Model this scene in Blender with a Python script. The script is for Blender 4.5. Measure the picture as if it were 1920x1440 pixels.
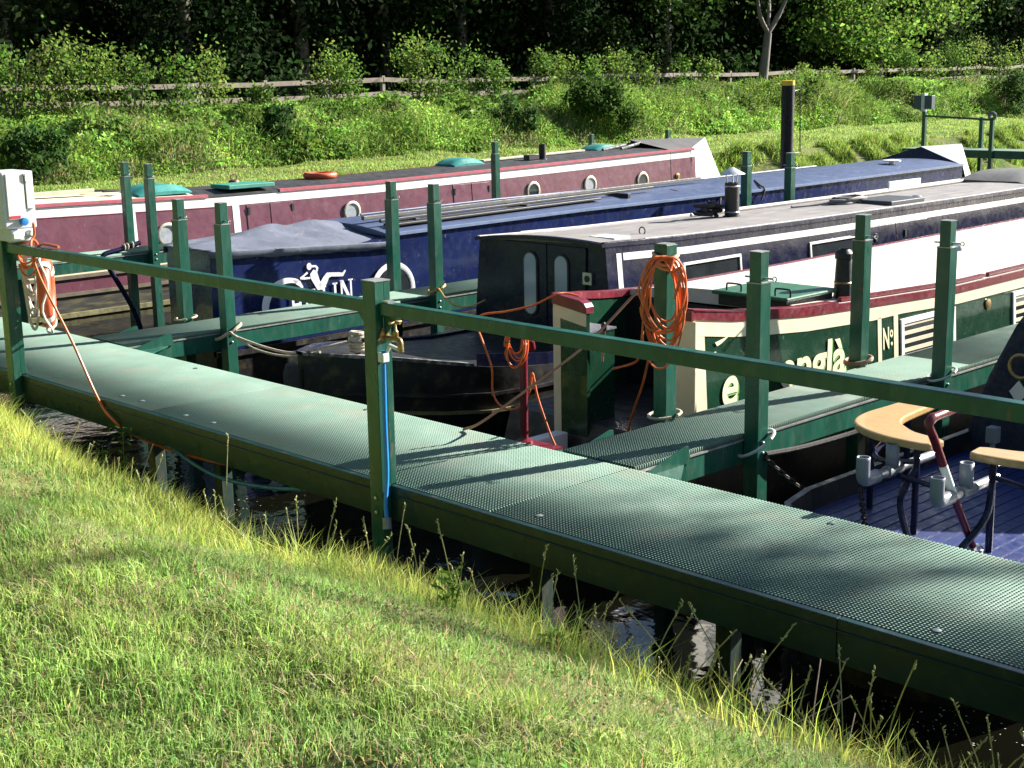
import bpy, bmesh, math, random
import numpy as np
from mathutils import Vector, Matrix
random.seed(7); RNG = np.random.default_rng(11)
S = bpy.context.scene
for o in list(bpy.data.objects): bpy.data.objects.remove(o)

# ------------------------------------------------------------------ camera
RM = np.array([[0.69740697, 0.71645347, -0.017831], [0.14035669, -0.16093918, -0.97693325], [-0.70279692, 0.67881736, -0.21279915]])
FOC = 2676.68; CAMP = np.array([0, 0, 3.5])
cam = bpy.data.cameras.new('camera'); camo = bpy.data.objects.new('camera', cam); S.collection.objects.link(camo)
cam.lens = FOC / 1920 * 36; cam.sensor_width = 36; cam.clip_start = .05; cam.clip_end = 2000
m = Matrix.Identity(4)
for i in range(3):
    m[i][0] = RM[0][i]; m[i][1] = -RM[1][i]; m[i][2] = -RM[2][i]; m[i][3] = CAMP[i]
camo.matrix_world = m; S.camera = camo

# ------------------------------------------------------------------ sky, sun, exposure
SUNV = Vector((.283, .959, .51)).normalized()
w = bpy.data.worlds.new('World'); S.world = w; w.use_nodes = True
nt = w.node_tree; nt.nodes.clear()
sky = nt.nodes.new('ShaderNodeTexSky'); sky.sky_type = 'NISHITA'; sky.sun_disc = False
sky.sun_elevation = math.radians(27); sky.sun_rotation = math.atan2(.283, .959); sky.air_density = 1.0; sky.dust_density = .6
bg = nt.nodes.new('ShaderNodeBackground'); bg.inputs[1].default_value = .05
ow = nt.nodes.new('ShaderNodeOutputWorld'); nt.links.new(sky.outputs[0], bg.inputs[0]); nt.links.new(bg.outputs[0], ow.inputs[0])
sl = bpy.data.lights.new('sun', 'SUN'); sl.energy = 5.0; sl.angle = math.radians(.53); sl.color = (1, .95, .86)
so = bpy.data.objects.new('sun', sl); S.collection.objects.link(so); so.location = (6, 20, 20)
so.rotation_euler = SUNV.to_track_quat('Z', 'Y').to_euler()
S.view_settings.view_transform = 'Standard'; S.view_settings.look = 'None'; S.view_settings.gamma = 1
S.view_settings.exposure = 1.85; S.view_settings.use_curve_mapping = False

# ------------------------------------------------------------------ pixel -> place
def ray(x, y): return RM.T @ np.array([(x - 960) / FOC, (y - 720) / FOC, 1.0])
def at(x, y, X=None, Y=None, Z=None):
    d = ray(x, y); t = X / d[0] if X is not None else Y / d[1] if Y is not None else (Z - 3.5) / d[2]
    return tuple(CAMP + d * t)
def proj(P):
    c = (np.asarray(P) - CAMP) @ RM.T
    return 960 + FOC * c[:, 0] / c[:, 2], 720 + FOC * c[:, 1] / c[:, 2], c[:, 2]

# ------------------------------------------------------------------ materials
MATS = {}
def mat(name, col, rough=.5, metal=0, var=.12, scale=6, bump=0, bscale=60, spec=.5, col2=None, dirt=None, dirt2=None, trans=0, attr=False, aniso=None, coat=0):
    if name in MATS: return MATS[name]
    M = bpy.data.materials.new(name); M.use_nodes = True; MATS[name] = M
    n = M.node_tree; L = n.links; b = n.nodes['Principled BSDF']; out = n.nodes['Material Output']
    b.inputs['Roughness'].default_value = rough; b.inputs['Metallic'].default_value = metal
    b.inputs['Specular IOR Level'].default_value = spec; b.inputs['Coat Weight'].default_value = coat
    geo = n.nodes.new('ShaderNodeNewGeometry'); mp = n.nodes.new('ShaderNodeMapping')
    L.new(geo.outputs['Position'], mp.inputs[0])
    if aniso: mp.inputs['Scale'].default_value = aniso
    def noise(sc, det=4):
        t = n.nodes.new('ShaderNodeTexNoise'); t.inputs['Scale'].default_value = sc; t.inputs['Detail'].default_value = det
        L.new(mp.outputs[0], t.inputs['Vector']); return t
    def ramp(src, a, c, lo, hi):
        r = n.nodes.new('ShaderNodeMapRange'); r.inputs[1].default_value = lo; r.inputs[2].default_value = hi
        r.inputs[3].default_value = a; r.inputs[4].default_value = c; L.new(src, r.inputs[0]); return r.outputs[0]
    def mix(f, a, c, mode='MIX'):
        x = n.nodes.new('ShaderNodeMix'); x.data_type = 'RGBA'; x.blend_type = mode
        for s_, v in ((0, f), (6, a), (7, c)):
            if hasattr(v, 'links'): L.new(v, x.inputs[s_])
            else: x.inputs[s_].default_value = v if s_ == 0 else (*v, 1)
        return x.outputs[2]
    base = col
    if attr:
        a = n.nodes.new('ShaderNodeAttribute'); a.attribute_name = 'Col'; base = a.outputs['Color']
    c2 = col2 or tuple(c * (1 - 2 * var) for c in col)
    if not attr:
        base = mix(ramp(noise(scale, 5).outputs[0], 0, 1, .35, .68), col, c2)
        if dirt:
            base = mix(ramp(noise(scale * 2.7, 8).outputs[0], 0, dirt[3], dirt[4] if len(dirt) > 4 else .55, .72), base, dirt[:3])
    if dirt2 and not attr: base = mix(ramp(noise(scale * 6.5, 9).outputs[0], 0, dirt2[3], dirt2[4], dirt2[4] + .05), base, dirt2[:3])
    L.new(base, b.inputs['Base Color']) if hasattr(base, 'links') else None
    if not attr:
        L.new(ramp(noise(scale * 4).outputs[0], rough * .75, min(1, rough * 1.3), .3, .7), b.inputs['Roughness'])
    if bump:
        bp = n.nodes.new('ShaderNodeBump'); bp.inputs['Strength'].default_value = min(1, bump); bp.inputs['Distance'].default_value = .01 if bscale > 5 else .03
        L.new(noise(bscale, 6).outputs[0], bp.inputs['Height']); L.new(bp.outputs[0], b.inputs['Normal'])
    if trans:
        t = n.nodes.new('ShaderNodeBsdfTranslucent'); L.new(base, t.inputs[0])
        ms = n.nodes.new('ShaderNodeMixShader'); ms.inputs[0].default_value = trans
        L.new(b.outputs[0], ms.inputs[1]); L.new(t.outputs[0], ms.inputs[2]); L.new(ms.outputs[0], out.inputs[0])
    return M
RUST = (.16, .07, .03, .55, .60)
GREENP = mat('green paint', (.012, .090, .060), .33, var=.16, scale=5, bump=.05, bscale=40, dirt=(.06, .12, .085, .6, .53), dirt2=(.13, .08, .05, .7, .655), aniso=(1, 1, .35))
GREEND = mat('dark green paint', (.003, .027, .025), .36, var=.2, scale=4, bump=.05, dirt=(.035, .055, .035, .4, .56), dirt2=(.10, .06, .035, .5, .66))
GRATE = mat('grating plastic', (.132, .205, .165), .8, var=.08, scale=1.1, col2=(.105, .168, .135), dirt=(.145, .165, .13, .7, .50), spec=.2)
BLACKP = mat('black hull paint', (.012, .012, .014), .45, var=.3, scale=3, bump=.12, bscale=25, dirt=(.10, .075, .03, .6, .54))
NAVY = mat('navy paint', (.009, .011, .036), .26, var=.15, scale=3, spec=.35, dirt=(.045, .04, .045, .35, .6), dirt2=(.10, .085, .075, .5, .67), bump=.5, bscale=2.2)
BLUEP = mat('blue paint', (.010, .019, .085), .24, var=.15, scale=2.5, bump=.5, bscale=2.0, dirt=(.04, .05, .10, .35, .58), dirt2=(.16, .16, .19, .5, .67), coat=.2)
BLUER = mat('blue roof paint', (.07, .095, .18), .42, var=.12, scale=2.5, bump=.05)
MAROON = mat('maroon paint', (.155, .055, .082), .32, var=.10, scale=2, dirt=(.19, .09, .11, .4, .56), dirt2=(.26, .19, .19, .5, .67), bump=.5, bscale=2.0, coat=.15)
CREAM = mat('cream paint', (.74, .66, .47), .4, var=.05, scale=5, dirt=(.5, .42, .3, .35, .6))
WHITEP = mat('white paint', (.80, .79, .74), .4, var=.04, scale=4, dirt=(.55, .5, .42, .3, .6))
WHITER = mat('white roof paint', (.60, .54, .48), .5, var=.04, scale=3, dirt=(.44, .38, .32, .55, .54), dirt2=(.33, .27, .22, .5, .66), bump=.05)
REDP = mat('red paint', (.15, .010, .022), .35, var=.12, scale=5, dirt=(.35, .12, .12, .35, .6))
BGREEN = mat('boat green paint', (.008, .042, .022), .24, var=.12, scale=3, dirt=(.02, .06, .035, .4, .58), dirt2=(.14, .15, .12, .4, .68), bump=.4, bscale=2.0, coat=.3)
BGREEN2 = mat('hatch green paint', (.03, .13, .07), .45, var=.12, scale=6, dirt=(.12, .18, .12, .3, .58))
ROOFGREY = mat('worn roof coating', (.17, .16, .158), .7, var=.14, scale=2.2, col2=(.215, .195, .19), dirt=(.29, .265, .25, .7, .52), bump=.15, bscale=90, aniso=(1.4, .35, 1))
ROOFBLK = mat('black roof coating', (.030, .031, .036), .6, var=.2, scale=2, dirt=(.075, .075, .082, .5, .55), bump=.1)
TARPG = mat('grey blue canvas', (.11, .125, .17), .72, var=.1, scale=4, bump=.25, bscale=14, dirt=(.2, .2, .23, .4, .58))
TARPN = mat('navy canvas', (.012, .016, .035), .8, var=.1, scale=5, bump=.25, bscale=16)
TARPW = mat('pale canvas', (.50, .52, .53), .7, var=.05, scale=4, bump=.25, bscale=9, dirt=(.42, .46, .45, .4, .58))
TARPD = mat('charcoal canvas', (.10, .10, .10), .7, var=.15, scale=4, bump=.2, bscale=12)
TEAL = mat('teal canvas', (.015, .22, .20), .65, var=.15, scale=8, bump=.2, bscale=20)
WOOD = mat('varnished wood', (.50, .33, .14), .35, var=.1, scale=9, col2=(.40, .24, .09), aniso=(1, 7, 3), dirt2=(.28, .16, .06, .4, .66), coat=.3)
GREYWOOD = mat('weathered timber', (.30, .25, .20), .8, var=.2, scale=5, col2=(.42, .38, .33), bump=.4, bscale=30, aniso=(3, .5, 3))
PIPE = mat('grey plastic pipe', (.21, .225, .25), .35, var=.06, scale=8)
STEEL = mat('galvanised steel', (.55, .55, .56), .35, metal=.9, var=.1, scale=12)
RIM = mat('tarnished pale rim', (.55, .50, .40), .4, metal=.5, var=.15, scale=20)
BRASS = mat('brass', (.42, .29, .12), .42, metal=.8, var=.2, scale=20)
BLKMETAL = mat('black metal', (.014, .014, .015), .5, var=.2, scale=10, dirt=(.05, .04, .03, .4, .6))
ORANGE = mat('orange cable', (.74, .15, .03), .45, var=.15, scale=9, dirt=(.50, .20, .10, .55, .52))
LIFEOR = mat('lifebuoy orange', (.56, .085, .025), .5, var=.1, scale=8, dirt=(.6, .25, .15, .3, .6))
ROPE = mat('pale rope', (.52, .44, .33), .9, var=.15, scale=60, bump=.6, bscale=160)
ROPED = mat('dark rope', (.045, .038, .035), .9, var=.2, scale=60, bump=.8, bscale=160)
BOXGREY = mat('grey plastic box', (.55, .56, .60), .45, var=.04, scale=8)
BLUEH = mat('blue hose', (.02, .22, .62), .35, var=.06, scale=10)
GLASS = mat('window glass', (.03, .035, .04), .06, var=.2, scale=4, spec=.8, coat=.5)
GLASSL = mat('curtained glass', (.40, .43, .47), .12, var=.15, scale=9, spec=.8, coat=.5)
PILE = mat('black pile', (.008, .007, .007), .7, var=.2, scale=6)
YEL = mat('yellow paint', (.72, .50, .03), .5)
DECKB = mat('blue deck tread', (.007, .019, .115), .5, var=.12, scale=4)
BARK = mat('bark', (.16, .125, .10), .9, var=.2, scale=5, bump=.7, bscale=12, aniso=(2, 2, .6), col2=(.10, .085, .07))
BARKL = mat('pale bark', (.15, .125, .105), .85, var=.2, scale=4, bump=.5, bscale=10, aniso=(2, 2, .5), col2=(.09, .078, .068))
GRASSM = mat('grass blades', (.1, .2, .03), .55, attr=True, trans=.5, spec=.25)
LEAFM = mat('leaves', (.05, .1, .02), .7, attr=True, trans=.45, spec=.06)
LETW = mat('white lettering', (.72, .72, .74), .5, var=.03)
LETC = mat('cream lettering', (.80, .74, .48), .45, var=.03)
LETG = mat('pale green lettering shade', (.17, .36, .10), .45, var=.03)
SPECK = mat('floating specks', (.5, .47, .38), .8, var=.2, scale=30)
EDGEST = mat('bare steel edge', (.42, .43, .42), .45, metal=.6, var=.2, scale=9, dirt=(.25, .16, .1, .5, .58))
REDLAB = mat('red label', (.6, .03, .06), .5)
FOAMW = mat('off white plastic', (.72, .70, .66), .5, var=.05)

def ground_mat():
    M = bpy.data.materials.new('grassy earth'); M.use_nodes = True; n = M.node_tree; L = n.links; b = n.nodes['Principled BSDF']
    geo = n.nodes.new('ShaderNodeNewGeometry'); b.inputs['Roughness'].default_value = 1; b.inputs['Specular IOR Level'].default_value = .1
    t1 = n.nodes.new('ShaderNodeTexNoise'); t1.inputs['Scale'].default_value = 1.1; t1.inputs['Detail'].default_value = 8
    t2 = n.nodes.new('ShaderNodeTexNoise'); t2.inputs['Scale'].default_value = 9; t2.inputs['Detail'].default_value = 6
    for t in (t1, t2): L.new(geo.outputs['Position'], t.inputs['Vector'])
    r1 = n.nodes.new('ShaderNodeValToRGB'); e = r1.color_ramp.elements
    e[0].position = .36; e[0].color = (.07, .12, .025, 1); e[1].position = .66; e[1].color = (.17, .18, .065, 1)
    r2 = n.nodes.new('ShaderNodeValToRGB'); e = r2.color_ramp.elements
    e[0].position = .42; e[0].color = (1, 1, 1, 1); e[1].position = .75; e[1].color = (.75, .6, .5, 1)
    mx = n.nodes.new('ShaderNodeMix'); mx.data_type = 'RGBA'; mx.blend_type = 'MULTIPLY'; mx.inputs[0].default_value = 1
    L.new(t1.outputs[0], r1.inputs[0]); L.new(t2.outputs[0], r2.inputs[0]); L.new(r1.outputs[0], mx.inputs[6]); L.new(r2.outputs[0], mx.inputs[7])
    L.new(mx.outputs[2], b.inputs['Base Color'])
    bp = n.nodes.new('ShaderNodeBump'); bp.inputs['Strength'].default_value = .7; bp.inputs['Distance'].default_value = .055
    L.new(t2.outputs[0], bp.inputs['Height']); L.new(bp.outputs[0], b.inputs['Normal']); return M
def water_mat():
    M = bpy.data.materials.new('murky water'); M.use_nodes = True; n = M.node_tree; L = n.links; b = n.nodes['Principled BSDF']
    b.inputs['Base Color'].default_value = (.0035, .0035, .002, 1); b.inputs['Roughness'].default_value = .05
    b.inputs['IOR'].default_value = 1.33; b.inputs['Specular IOR Level'].default_value = .5
    geo = n.nodes.new('ShaderNodeNewGeometry')
    t = n.nodes.new('ShaderNodeTexNoise'); t.inputs['Scale'].default_value = 3.2; t.inputs['Detail'].default_value = 3
    L.new(geo.outputs['Position'], t.inputs['Vector'])
    bp = n.nodes.new('ShaderNodeBump'); bp.inputs['Strength'].default_value = .14; bp.inputs['Distance'].default_value = .055
    L.new(t.outputs[0], bp.inputs['Height']); L.new(bp.outputs[0], b.inputs['Normal']); return M

# ------------------------------------------------------------------ mesh helpers
COL = S.collection
class MB:
    def __init__(s): s.v = []; s.f = []; s.mi = []; s.cur = 0
    def add(s, v, f):
        k = len(s.v); s.v += [tuple(p) for p in v]; s.f += [tuple(i + k for i in q) for q in f]; s.mi += [s.cur] * len(f); return s
    def box(s, x0, x1, y0, y1, z0, z1):
        v = [(x, y, z) for z in (z0, z1) for y in (y0, y1) for x in (x0, x1)]
        return s.add(v, [(0, 2, 3, 1), (4, 5, 7, 6), (0, 1, 5, 4), (2, 6, 7, 3), (0, 4, 6, 2), (1, 3, 7, 5)])
    def beam(s, a, b, w, h, up=(0, 0, 1)):
        a, b = Vector(a), Vector(b); d = (b - a).normalized(); r = d.cross(Vector(up)).normalized(); u = r.cross(d)
        v = [p + r * (sx * w / 2) + u * (sz * h / 2) for p in (a, b) for sz in (-1, 1) for sx in (-1, 1)]
        return s.add(v, [(0, 1, 3, 2), (4, 6, 7, 5), (0, 4, 5, 1), (2, 3, 7, 6), (0, 2, 6, 4), (1, 5, 7, 3)])
    def tube(s, pts, r, n=8, closed=False, cap=True):
        pts = [Vector(p) for p in pts]; N = len(pts); rs = r if hasattr(r, '__len__') else [r] * N
        rings = []; prev = None
        for i in range(N):
            a = pts[i - 1] if (i > 0 or closed) else pts[i]; c = pts[(i + 1) % N] if (i < N - 1 or closed) else pts[i]
            d = (c - a); d = d.normalized() if d.length > 1e-9 else Vector((0, 0, 1))
            if prev is None:
                t = Vector((0, 0, 1)) if abs(d.z) < .9 else Vector((1, 0, 0)); u = d.cross(t).normalized()
            else:
                u = (prev - d * prev.dot(d)); u = u.normalized() if u.length > 1e-6 else d.cross(Vector((1, 0, 0))).normalized()
            prev = u; w_ = d.cross(u)
            rings.append([pts[i] + (u * math.cos(2 * math.pi * k / n) + w_ * math.sin(2 * math.pi * k / n)) * rs[i] for k in range(n)])
        v = [p for R in rings for p in R]; f = []
        for i in range(N if closed else N - 1):
            j = (i + 1) % N
            for k in range(n): f.append((i * n + k, i * n + (k + 1) % n, j * n + (k + 1) % n, j * n + k))
        if cap and not closed: f += [tuple(reversed(range(n))), tuple(range((N - 1) * n, N * n))]
        return s.add(v, f)
    def lathe(s, prof, o, n=20, axis='Z', cap=True):
        v = []; f = []
        for r, h in prof:
            for k in range(n):
                a = 2 * math.pi * k / n; c, d = r * math.cos(a), r * math.sin(a)
                p = (c, d, h) if axis == 'Z' else (h, c, d) if axis == 'X' else (d, h, c)
                v.append((o[0] + p[0], o[1] + p[1], o[2] + p[2]))
        N = len(prof)
        for i in range(N - 1):
            for k in range(n): f.append((i * n + k, i * n + (k + 1) % n, (i + 1) * n + (k + 1) % n, (i + 1) * n + k))
        if cap: f += [tuple(reversed(range(n))), tuple(range((N - 1) * n, N * n))]
        return s.add(v, f)
    def prism(s, poly, off):
        # poly: list of 3-D points (planar), off: extrusion vector
        n = len(poly); off = Vector(off); v = [Vector(p) for p in poly] + [Vector(p) + off for p in poly]
        return s.add(v, [tuple(reversed(range(n))), tuple(range(n, 2 * n))] + [(i, (i + 1) % n, n + (i + 1) % n, n + i) for i in range(n)])
    def loft(s, secs, closed=False, caps=False):
        n = len(secs[0]); v = [p for q in secs for p in q]; f = []
        for i in range(len(secs) - 1):
            for k in range(n if closed else n - 1): f.append((i * n + k, i * n + (k + 1) % n, (i + 1) * n + (k + 1) % n, (i + 1) * n + k))
        if caps: f += [tuple(reversed(range(n))), tuple(range((len(secs) - 1) * n, len(secs) * n))]
        return s.add(v, f)
    def torus(s, c, R, r, axis='Z', n=32, k=10, tilt=None):
        v = []; f = []
        for i in range(n):
            a = 2 * math.pi * i / n
            for j in range(k):
                b = 2 * math.pi * j / k; q = (R + r * math.cos(b))
                p = Vector((q * math.cos(a), q * math.sin(a), r * math.sin(b)))
                if axis == 'X': p = Vector((p.z, p.x, p.y))
                if axis == 'Y': p = Vector((p.x, p.z, p.y))
                if tilt: p = tilt @ p
                v.append(Vector(c) + p)
        for i in range(n):
            for j in range(k): f.append((i * k + j, ((i + 1) % n) * k + j, ((i + 1) % n) * k + (j + 1) % k, i * k + (j + 1) % k))
        return s.add(v, f)
    def build(s, name, mats, parent=None, smooth=False, bevel=0, kind=None):
        me = bpy.data.meshes.new(name); me.from_pydata(s.v, [], s.f)
        for q in (mats if isinstance(mats, (list, tuple)) else [mats]): me.materials.append(q)
        if any(s.mi): me.polygons.foreach_set('material_index', s.mi)
        b = bmesh.new(); b.from_mesh(me); bmesh.ops.recalc_face_normals(b, faces=b.faces); b.to_mesh(me); b.free()
        if smooth:
            me.polygons.foreach_set('use_smooth', [True] * len(me.polygons))
            try: me.set_sharp_from_angle(angle=math.radians(40))
            except Exception: pass
        o = bpy.data.objects.new(name, me); COL.objects.link(o)
        if parent is not None: o.parent = parent; o.matrix_parent_inverse = parent.matrix_basis.inverted()
        if bevel:
            md = o.modifiers.new('bevel', 'BEVEL'); md.width = bevel; md.segments = 2; md.limit_method = 'ANGLE'
        if kind: o['kind'] = kind
        return o
def tag(o, label, cat, group=None, kind=None):
    o['label'] = label; o['category'] = cat
    if group: o['group'] = group
    if kind: o['kind'] = kind
    return o
def thing(name, label, cat, loc, group=None):
    o = bpy.data.objects.new(name, None); COL.objects.link(o); o.location = loc; o.empty_display_size = .2
    bpy.context.view_layer.update() if False else None
    return tag(o, label, cat, group)
def catmull(P, n=8, closed=False):
    P = [Vector(p) for p in P]; out = []; N = len(P)
    for i in range(N if closed else N - 1):
        p1, p2 = P[i], P[(i + 1) % N]
        p0 = P[i - 1] if (i > 0 or closed) else p1 * 2 - p2; p3 = P[(i + 2) % N] if (i + 2 < N or closed) else p2 * 2 - p1
        for k in range(n):
            t = k / n
            out.append(.5 * ((2 * p1) + (p2 - p0) * t + (2 * p0 - 5 * p1 + 4 * p2 - p3) * t * t + (3 * p1 - p0 - 3 * p2 + p3) * t ** 3))
    if not closed: out.append(P[-1])
    return out
def fast_mesh(name, V, F4=None, F3=None, cols=None, mats=None, kind=None, parent=None, smooth=False):
    """V (N,3); F4 (a,4) quads, F3 (b,3) tris; cols (N,3) point colours"""
    me = bpy.data.meshes.new(name); V = np.asarray(V, np.float32)
    F4 = np.zeros((0, 4), np.int32) if F4 is None else np.asarray(F4, np.int32); F3 = np.zeros((0, 3), np.int32) if F3 is None else np.asarray(F3, np.int32)
    me.vertices.add(len(V)); me.vertices.foreach_set('co', V.ravel())
    nl = F4.size + F3.size; me.loops.add(nl); me.loops.foreach_set('vertex_index', np.concatenate([F4.ravel(), F3.ravel()]))
    npoly = len(F4) + len(F3); me.polygons.add(npoly)
    st = np.concatenate([np.arange(len(F4)) * 4, len(F4) * 4 + np.arange(len(F3)) * 3]).astype(np.int32)
    me.polygons.foreach_set('loop_start', st)
    me.update(calc_edges=True); me.validate()
    if cols is not None:
        a = me.attributes.new('Col', 'FLOAT_COLOR', 'POINT')
        a.data.foreach_set('color', np.concatenate([cols, np.ones((len(V), 1))], 1).astype(np.float32).ravel())
    if mats is not None: me.materials.append(mats)
    if smooth: me.polygons.foreach_set('use_smooth', [True] * len(me.polygons))
    o = bpy.data.objects.new(name, me); COL.objects.link(o)
    if parent is not None: o.parent = parent; o.matrix_parent_inverse = parent.matrix_basis.inverted()
    if kind: o['kind'] = kind
    return o

# ------------------------------------------------------------------ ground and water
def vnoise(x, y, sc, seed=0):
    r = np.random.default_rng(seed); G = r.random((64, 64))
    x = np.asarray(x) * sc + 1000; y = np.asarray(y) * sc + 1000; xi = np.floor(x).astype(int); yi = np.floor(y).astype(int)
    fx = x - xi; fy = y - yi; fx = fx * fx * (3 - 2 * fx); fy = fy * fy * (3 - 2 * fy)
    g = lambda a, b: G[a % 64, b % 64]
    return (g(xi, yi) * (1 - fx) + g(xi + 1, yi) * fx) * (1 - fy) + (g(xi, yi + 1) * (1 - fx) + g(xi + 1, yi + 1) * fx) * fy
def crest(x): return np.interp(x, [-30, -14, -11, -9, -7, -5.5, -4.4, -3.5, -2.7, -2, 0, 4], [.78, .66, .52, .28, -.04, -.07, -.01, .0, .10, .2, .3, .4]) + (vnoise(x, 0 * np.asarray(x), 1.3, 3) - .5) * .22
def gz(x, y):
    x = np.asarray(x, float); y = np.asarray(y, float); ys = y - crest(x)
    near = np.interp(ys, [-400, -20, 2.2, 3.2, 3.9, 4.4, 4.9, 5.3], [3, 2.2, 1.95, 1.5, 1.06, .60, -.2, -1])
    near = near + (vnoise(x, y, 1.1, 1) - .5) * .16 * (near > .2)
    xe = x + (vnoise(x * 0, y, .45, 5) - .5) * .7
    far = np.interp(-xe, [21.5, 22.4, 24.3, 28.5, 33, 40, 51, 60, 400], [-1, -.05, 1.22, 1.35, 2.55, 2.7, 3.2, 10, 14]) + (vnoise(x, y, .8, 2) - .5) * .18 * (xe < -22.6)
    right = np.where(y > 4, np.interp(x, [3.5, 4.5, 6, 400], [-1, .2, 1.3, 3]), -1)
    end = np.interp(y, [84, 88, 400], [-1, 1.3, 4])
    return np.maximum.reduce([near, far, right, end, np.full_like(near, -1.0)])
gx = np.unique(np.concatenate([np.linspace(-420, -60, 14), np.linspace(-60, -36, 14), np.linspace(-36, -20, 60), np.linspace(-20, -14, 12), np.linspace(-14, 2, 110), np.linspace(2, 12, 24), np.linspace(12, 420, 14)]))
gy = np.unique(np.concatenate([np.linspace(-420, -20, 12), np.linspace(-20, -1, 16), np.linspace(-1, 6, 70), np.linspace(6, 80, 120), np.linspace(80, 90, 14), np.linspace(90, 420, 14)]))
XX, YY = np.meshgrid(gx, gy, indexing='ij'); V = np.stack([XX, YY, gz(XX, YY)], -1).reshape(-1, 3)
nx, ny = len(gx), len(gy); ii, jj = np.meshgrid(np.arange(nx - 1), np.arange(ny - 1), indexing='ij'); b0 = (ii * ny + jj).ravel()
fast_mesh('ground', V, np.stack([b0, b0 + ny, b0 + ny + 1, b0 + 1], 1), mats=ground_mat(), kind='structure', smooth=True)
MB().add([(-23.5, -2, 0), (6, -2, 0), (6, 89, 0), (-23.5, 89, 0)], [(0, 1, 2, 3)]).build('water', water_mat(), kind='structure')

# ------------------------------------------------------------------ walkway and fingers
ZD = 1.1
def grating(name, x0, x1, y0, y1, parent, pitch=.022, bw=.0102, th=.03, z=ZD):
    """moulded grating: two families of crossing bars and an edge frame of teeth; too fine to pick apart"""
    xs = np.arange(x0 + bw / 2, x1, pitch); ys = np.arange(y0 + bw / 2, y1, pitch)
    bx = [(x - bw / 2, x + bw / 2, y0, y1, z - th, z) for x in xs] + [(x0, x1, y - bw / 2, y + bw / 2, z - th + .001, z - .0012) for y in ys]
    B = np.array(bx); n = len(B)
    V = np.empty((n, 8, 3)); k = 0
    for zi in (4, 5):
        for yi in (2, 3):
            for xi in (0, 1): V[:, k, 0] = B[:, xi]; V[:, k, 1] = B[:, yi]; V[:, k, 2] = B[:, zi]; k += 1
    q = np.array([(0, 2, 3, 1), (4, 5, 7, 6), (0, 1, 5, 4), (2, 6, 7, 3), (0, 4, 6, 2), (1, 3, 7, 5)])
    return fast_mesh(name, V.reshape(-1, 3), (q[None] + (np.arange(n) * 8)[:, None, None]).reshape(-1, 4), mats=GRATE, kind='stuff', parent=parent)
wk = thing('walkway', 'wide green main walkway of mesh grating on steel beams along the grass bank', 'walkway', (-8, 5.83, ZD))
WX = [-20.4, -16.6, -12.95, -9.28, -5.62, -1.95, .9]
for a, b in zip(WX[:-1], WX[1:]): grating('grating_panel', a + .006, b - .006, 5.24, 6.43, wk)
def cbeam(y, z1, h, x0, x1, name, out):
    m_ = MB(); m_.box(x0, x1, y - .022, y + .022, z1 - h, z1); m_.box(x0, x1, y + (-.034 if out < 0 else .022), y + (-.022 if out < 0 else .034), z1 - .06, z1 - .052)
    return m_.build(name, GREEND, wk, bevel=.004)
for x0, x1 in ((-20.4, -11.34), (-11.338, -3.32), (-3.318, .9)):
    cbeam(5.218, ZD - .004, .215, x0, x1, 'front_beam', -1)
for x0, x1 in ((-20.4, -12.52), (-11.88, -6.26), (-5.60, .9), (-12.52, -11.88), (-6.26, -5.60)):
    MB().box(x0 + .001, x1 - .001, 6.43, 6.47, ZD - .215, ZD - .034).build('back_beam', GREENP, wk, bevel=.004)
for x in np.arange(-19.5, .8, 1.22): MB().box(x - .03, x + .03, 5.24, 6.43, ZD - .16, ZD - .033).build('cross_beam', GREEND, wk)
for x in (-14.6, -10.18, -9.2, -5.75, -4.35, -2.35):
    MB().box(x - .05, x + .05, 5.72, 5.82, -.9, ZD - .161).build('pile', mat('weathered green pile', (.010, .034, .025), .6, var=.2, scale=5, dirt=(.07, .06, .045, .7, .50), aniso=(1, 1, .4)), wk, bevel=.005)
for x, y, dx in ((-9.9, 5.35, 0), (-9.62, 5.36, 0), (-8.95, 5.33, 0), (-8.6, 5.34, 0), (-5.35, 5.36, 0), (-2.92, 5.36, 0), (-4.1, 6.33, 0), (-2.0, 6.33, 0), (-8.1, 6.33, 0), (-10.4, 6.32, 0)):
    MB().lathe([(.02, 0), (.021, .003), (.008, .008)], (x, y, ZD + .0005), 12).build('fixing_clip', mat('dull steel clip', (.22, .25, .25), .5, metal=.5), wk, smooth=True)

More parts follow.
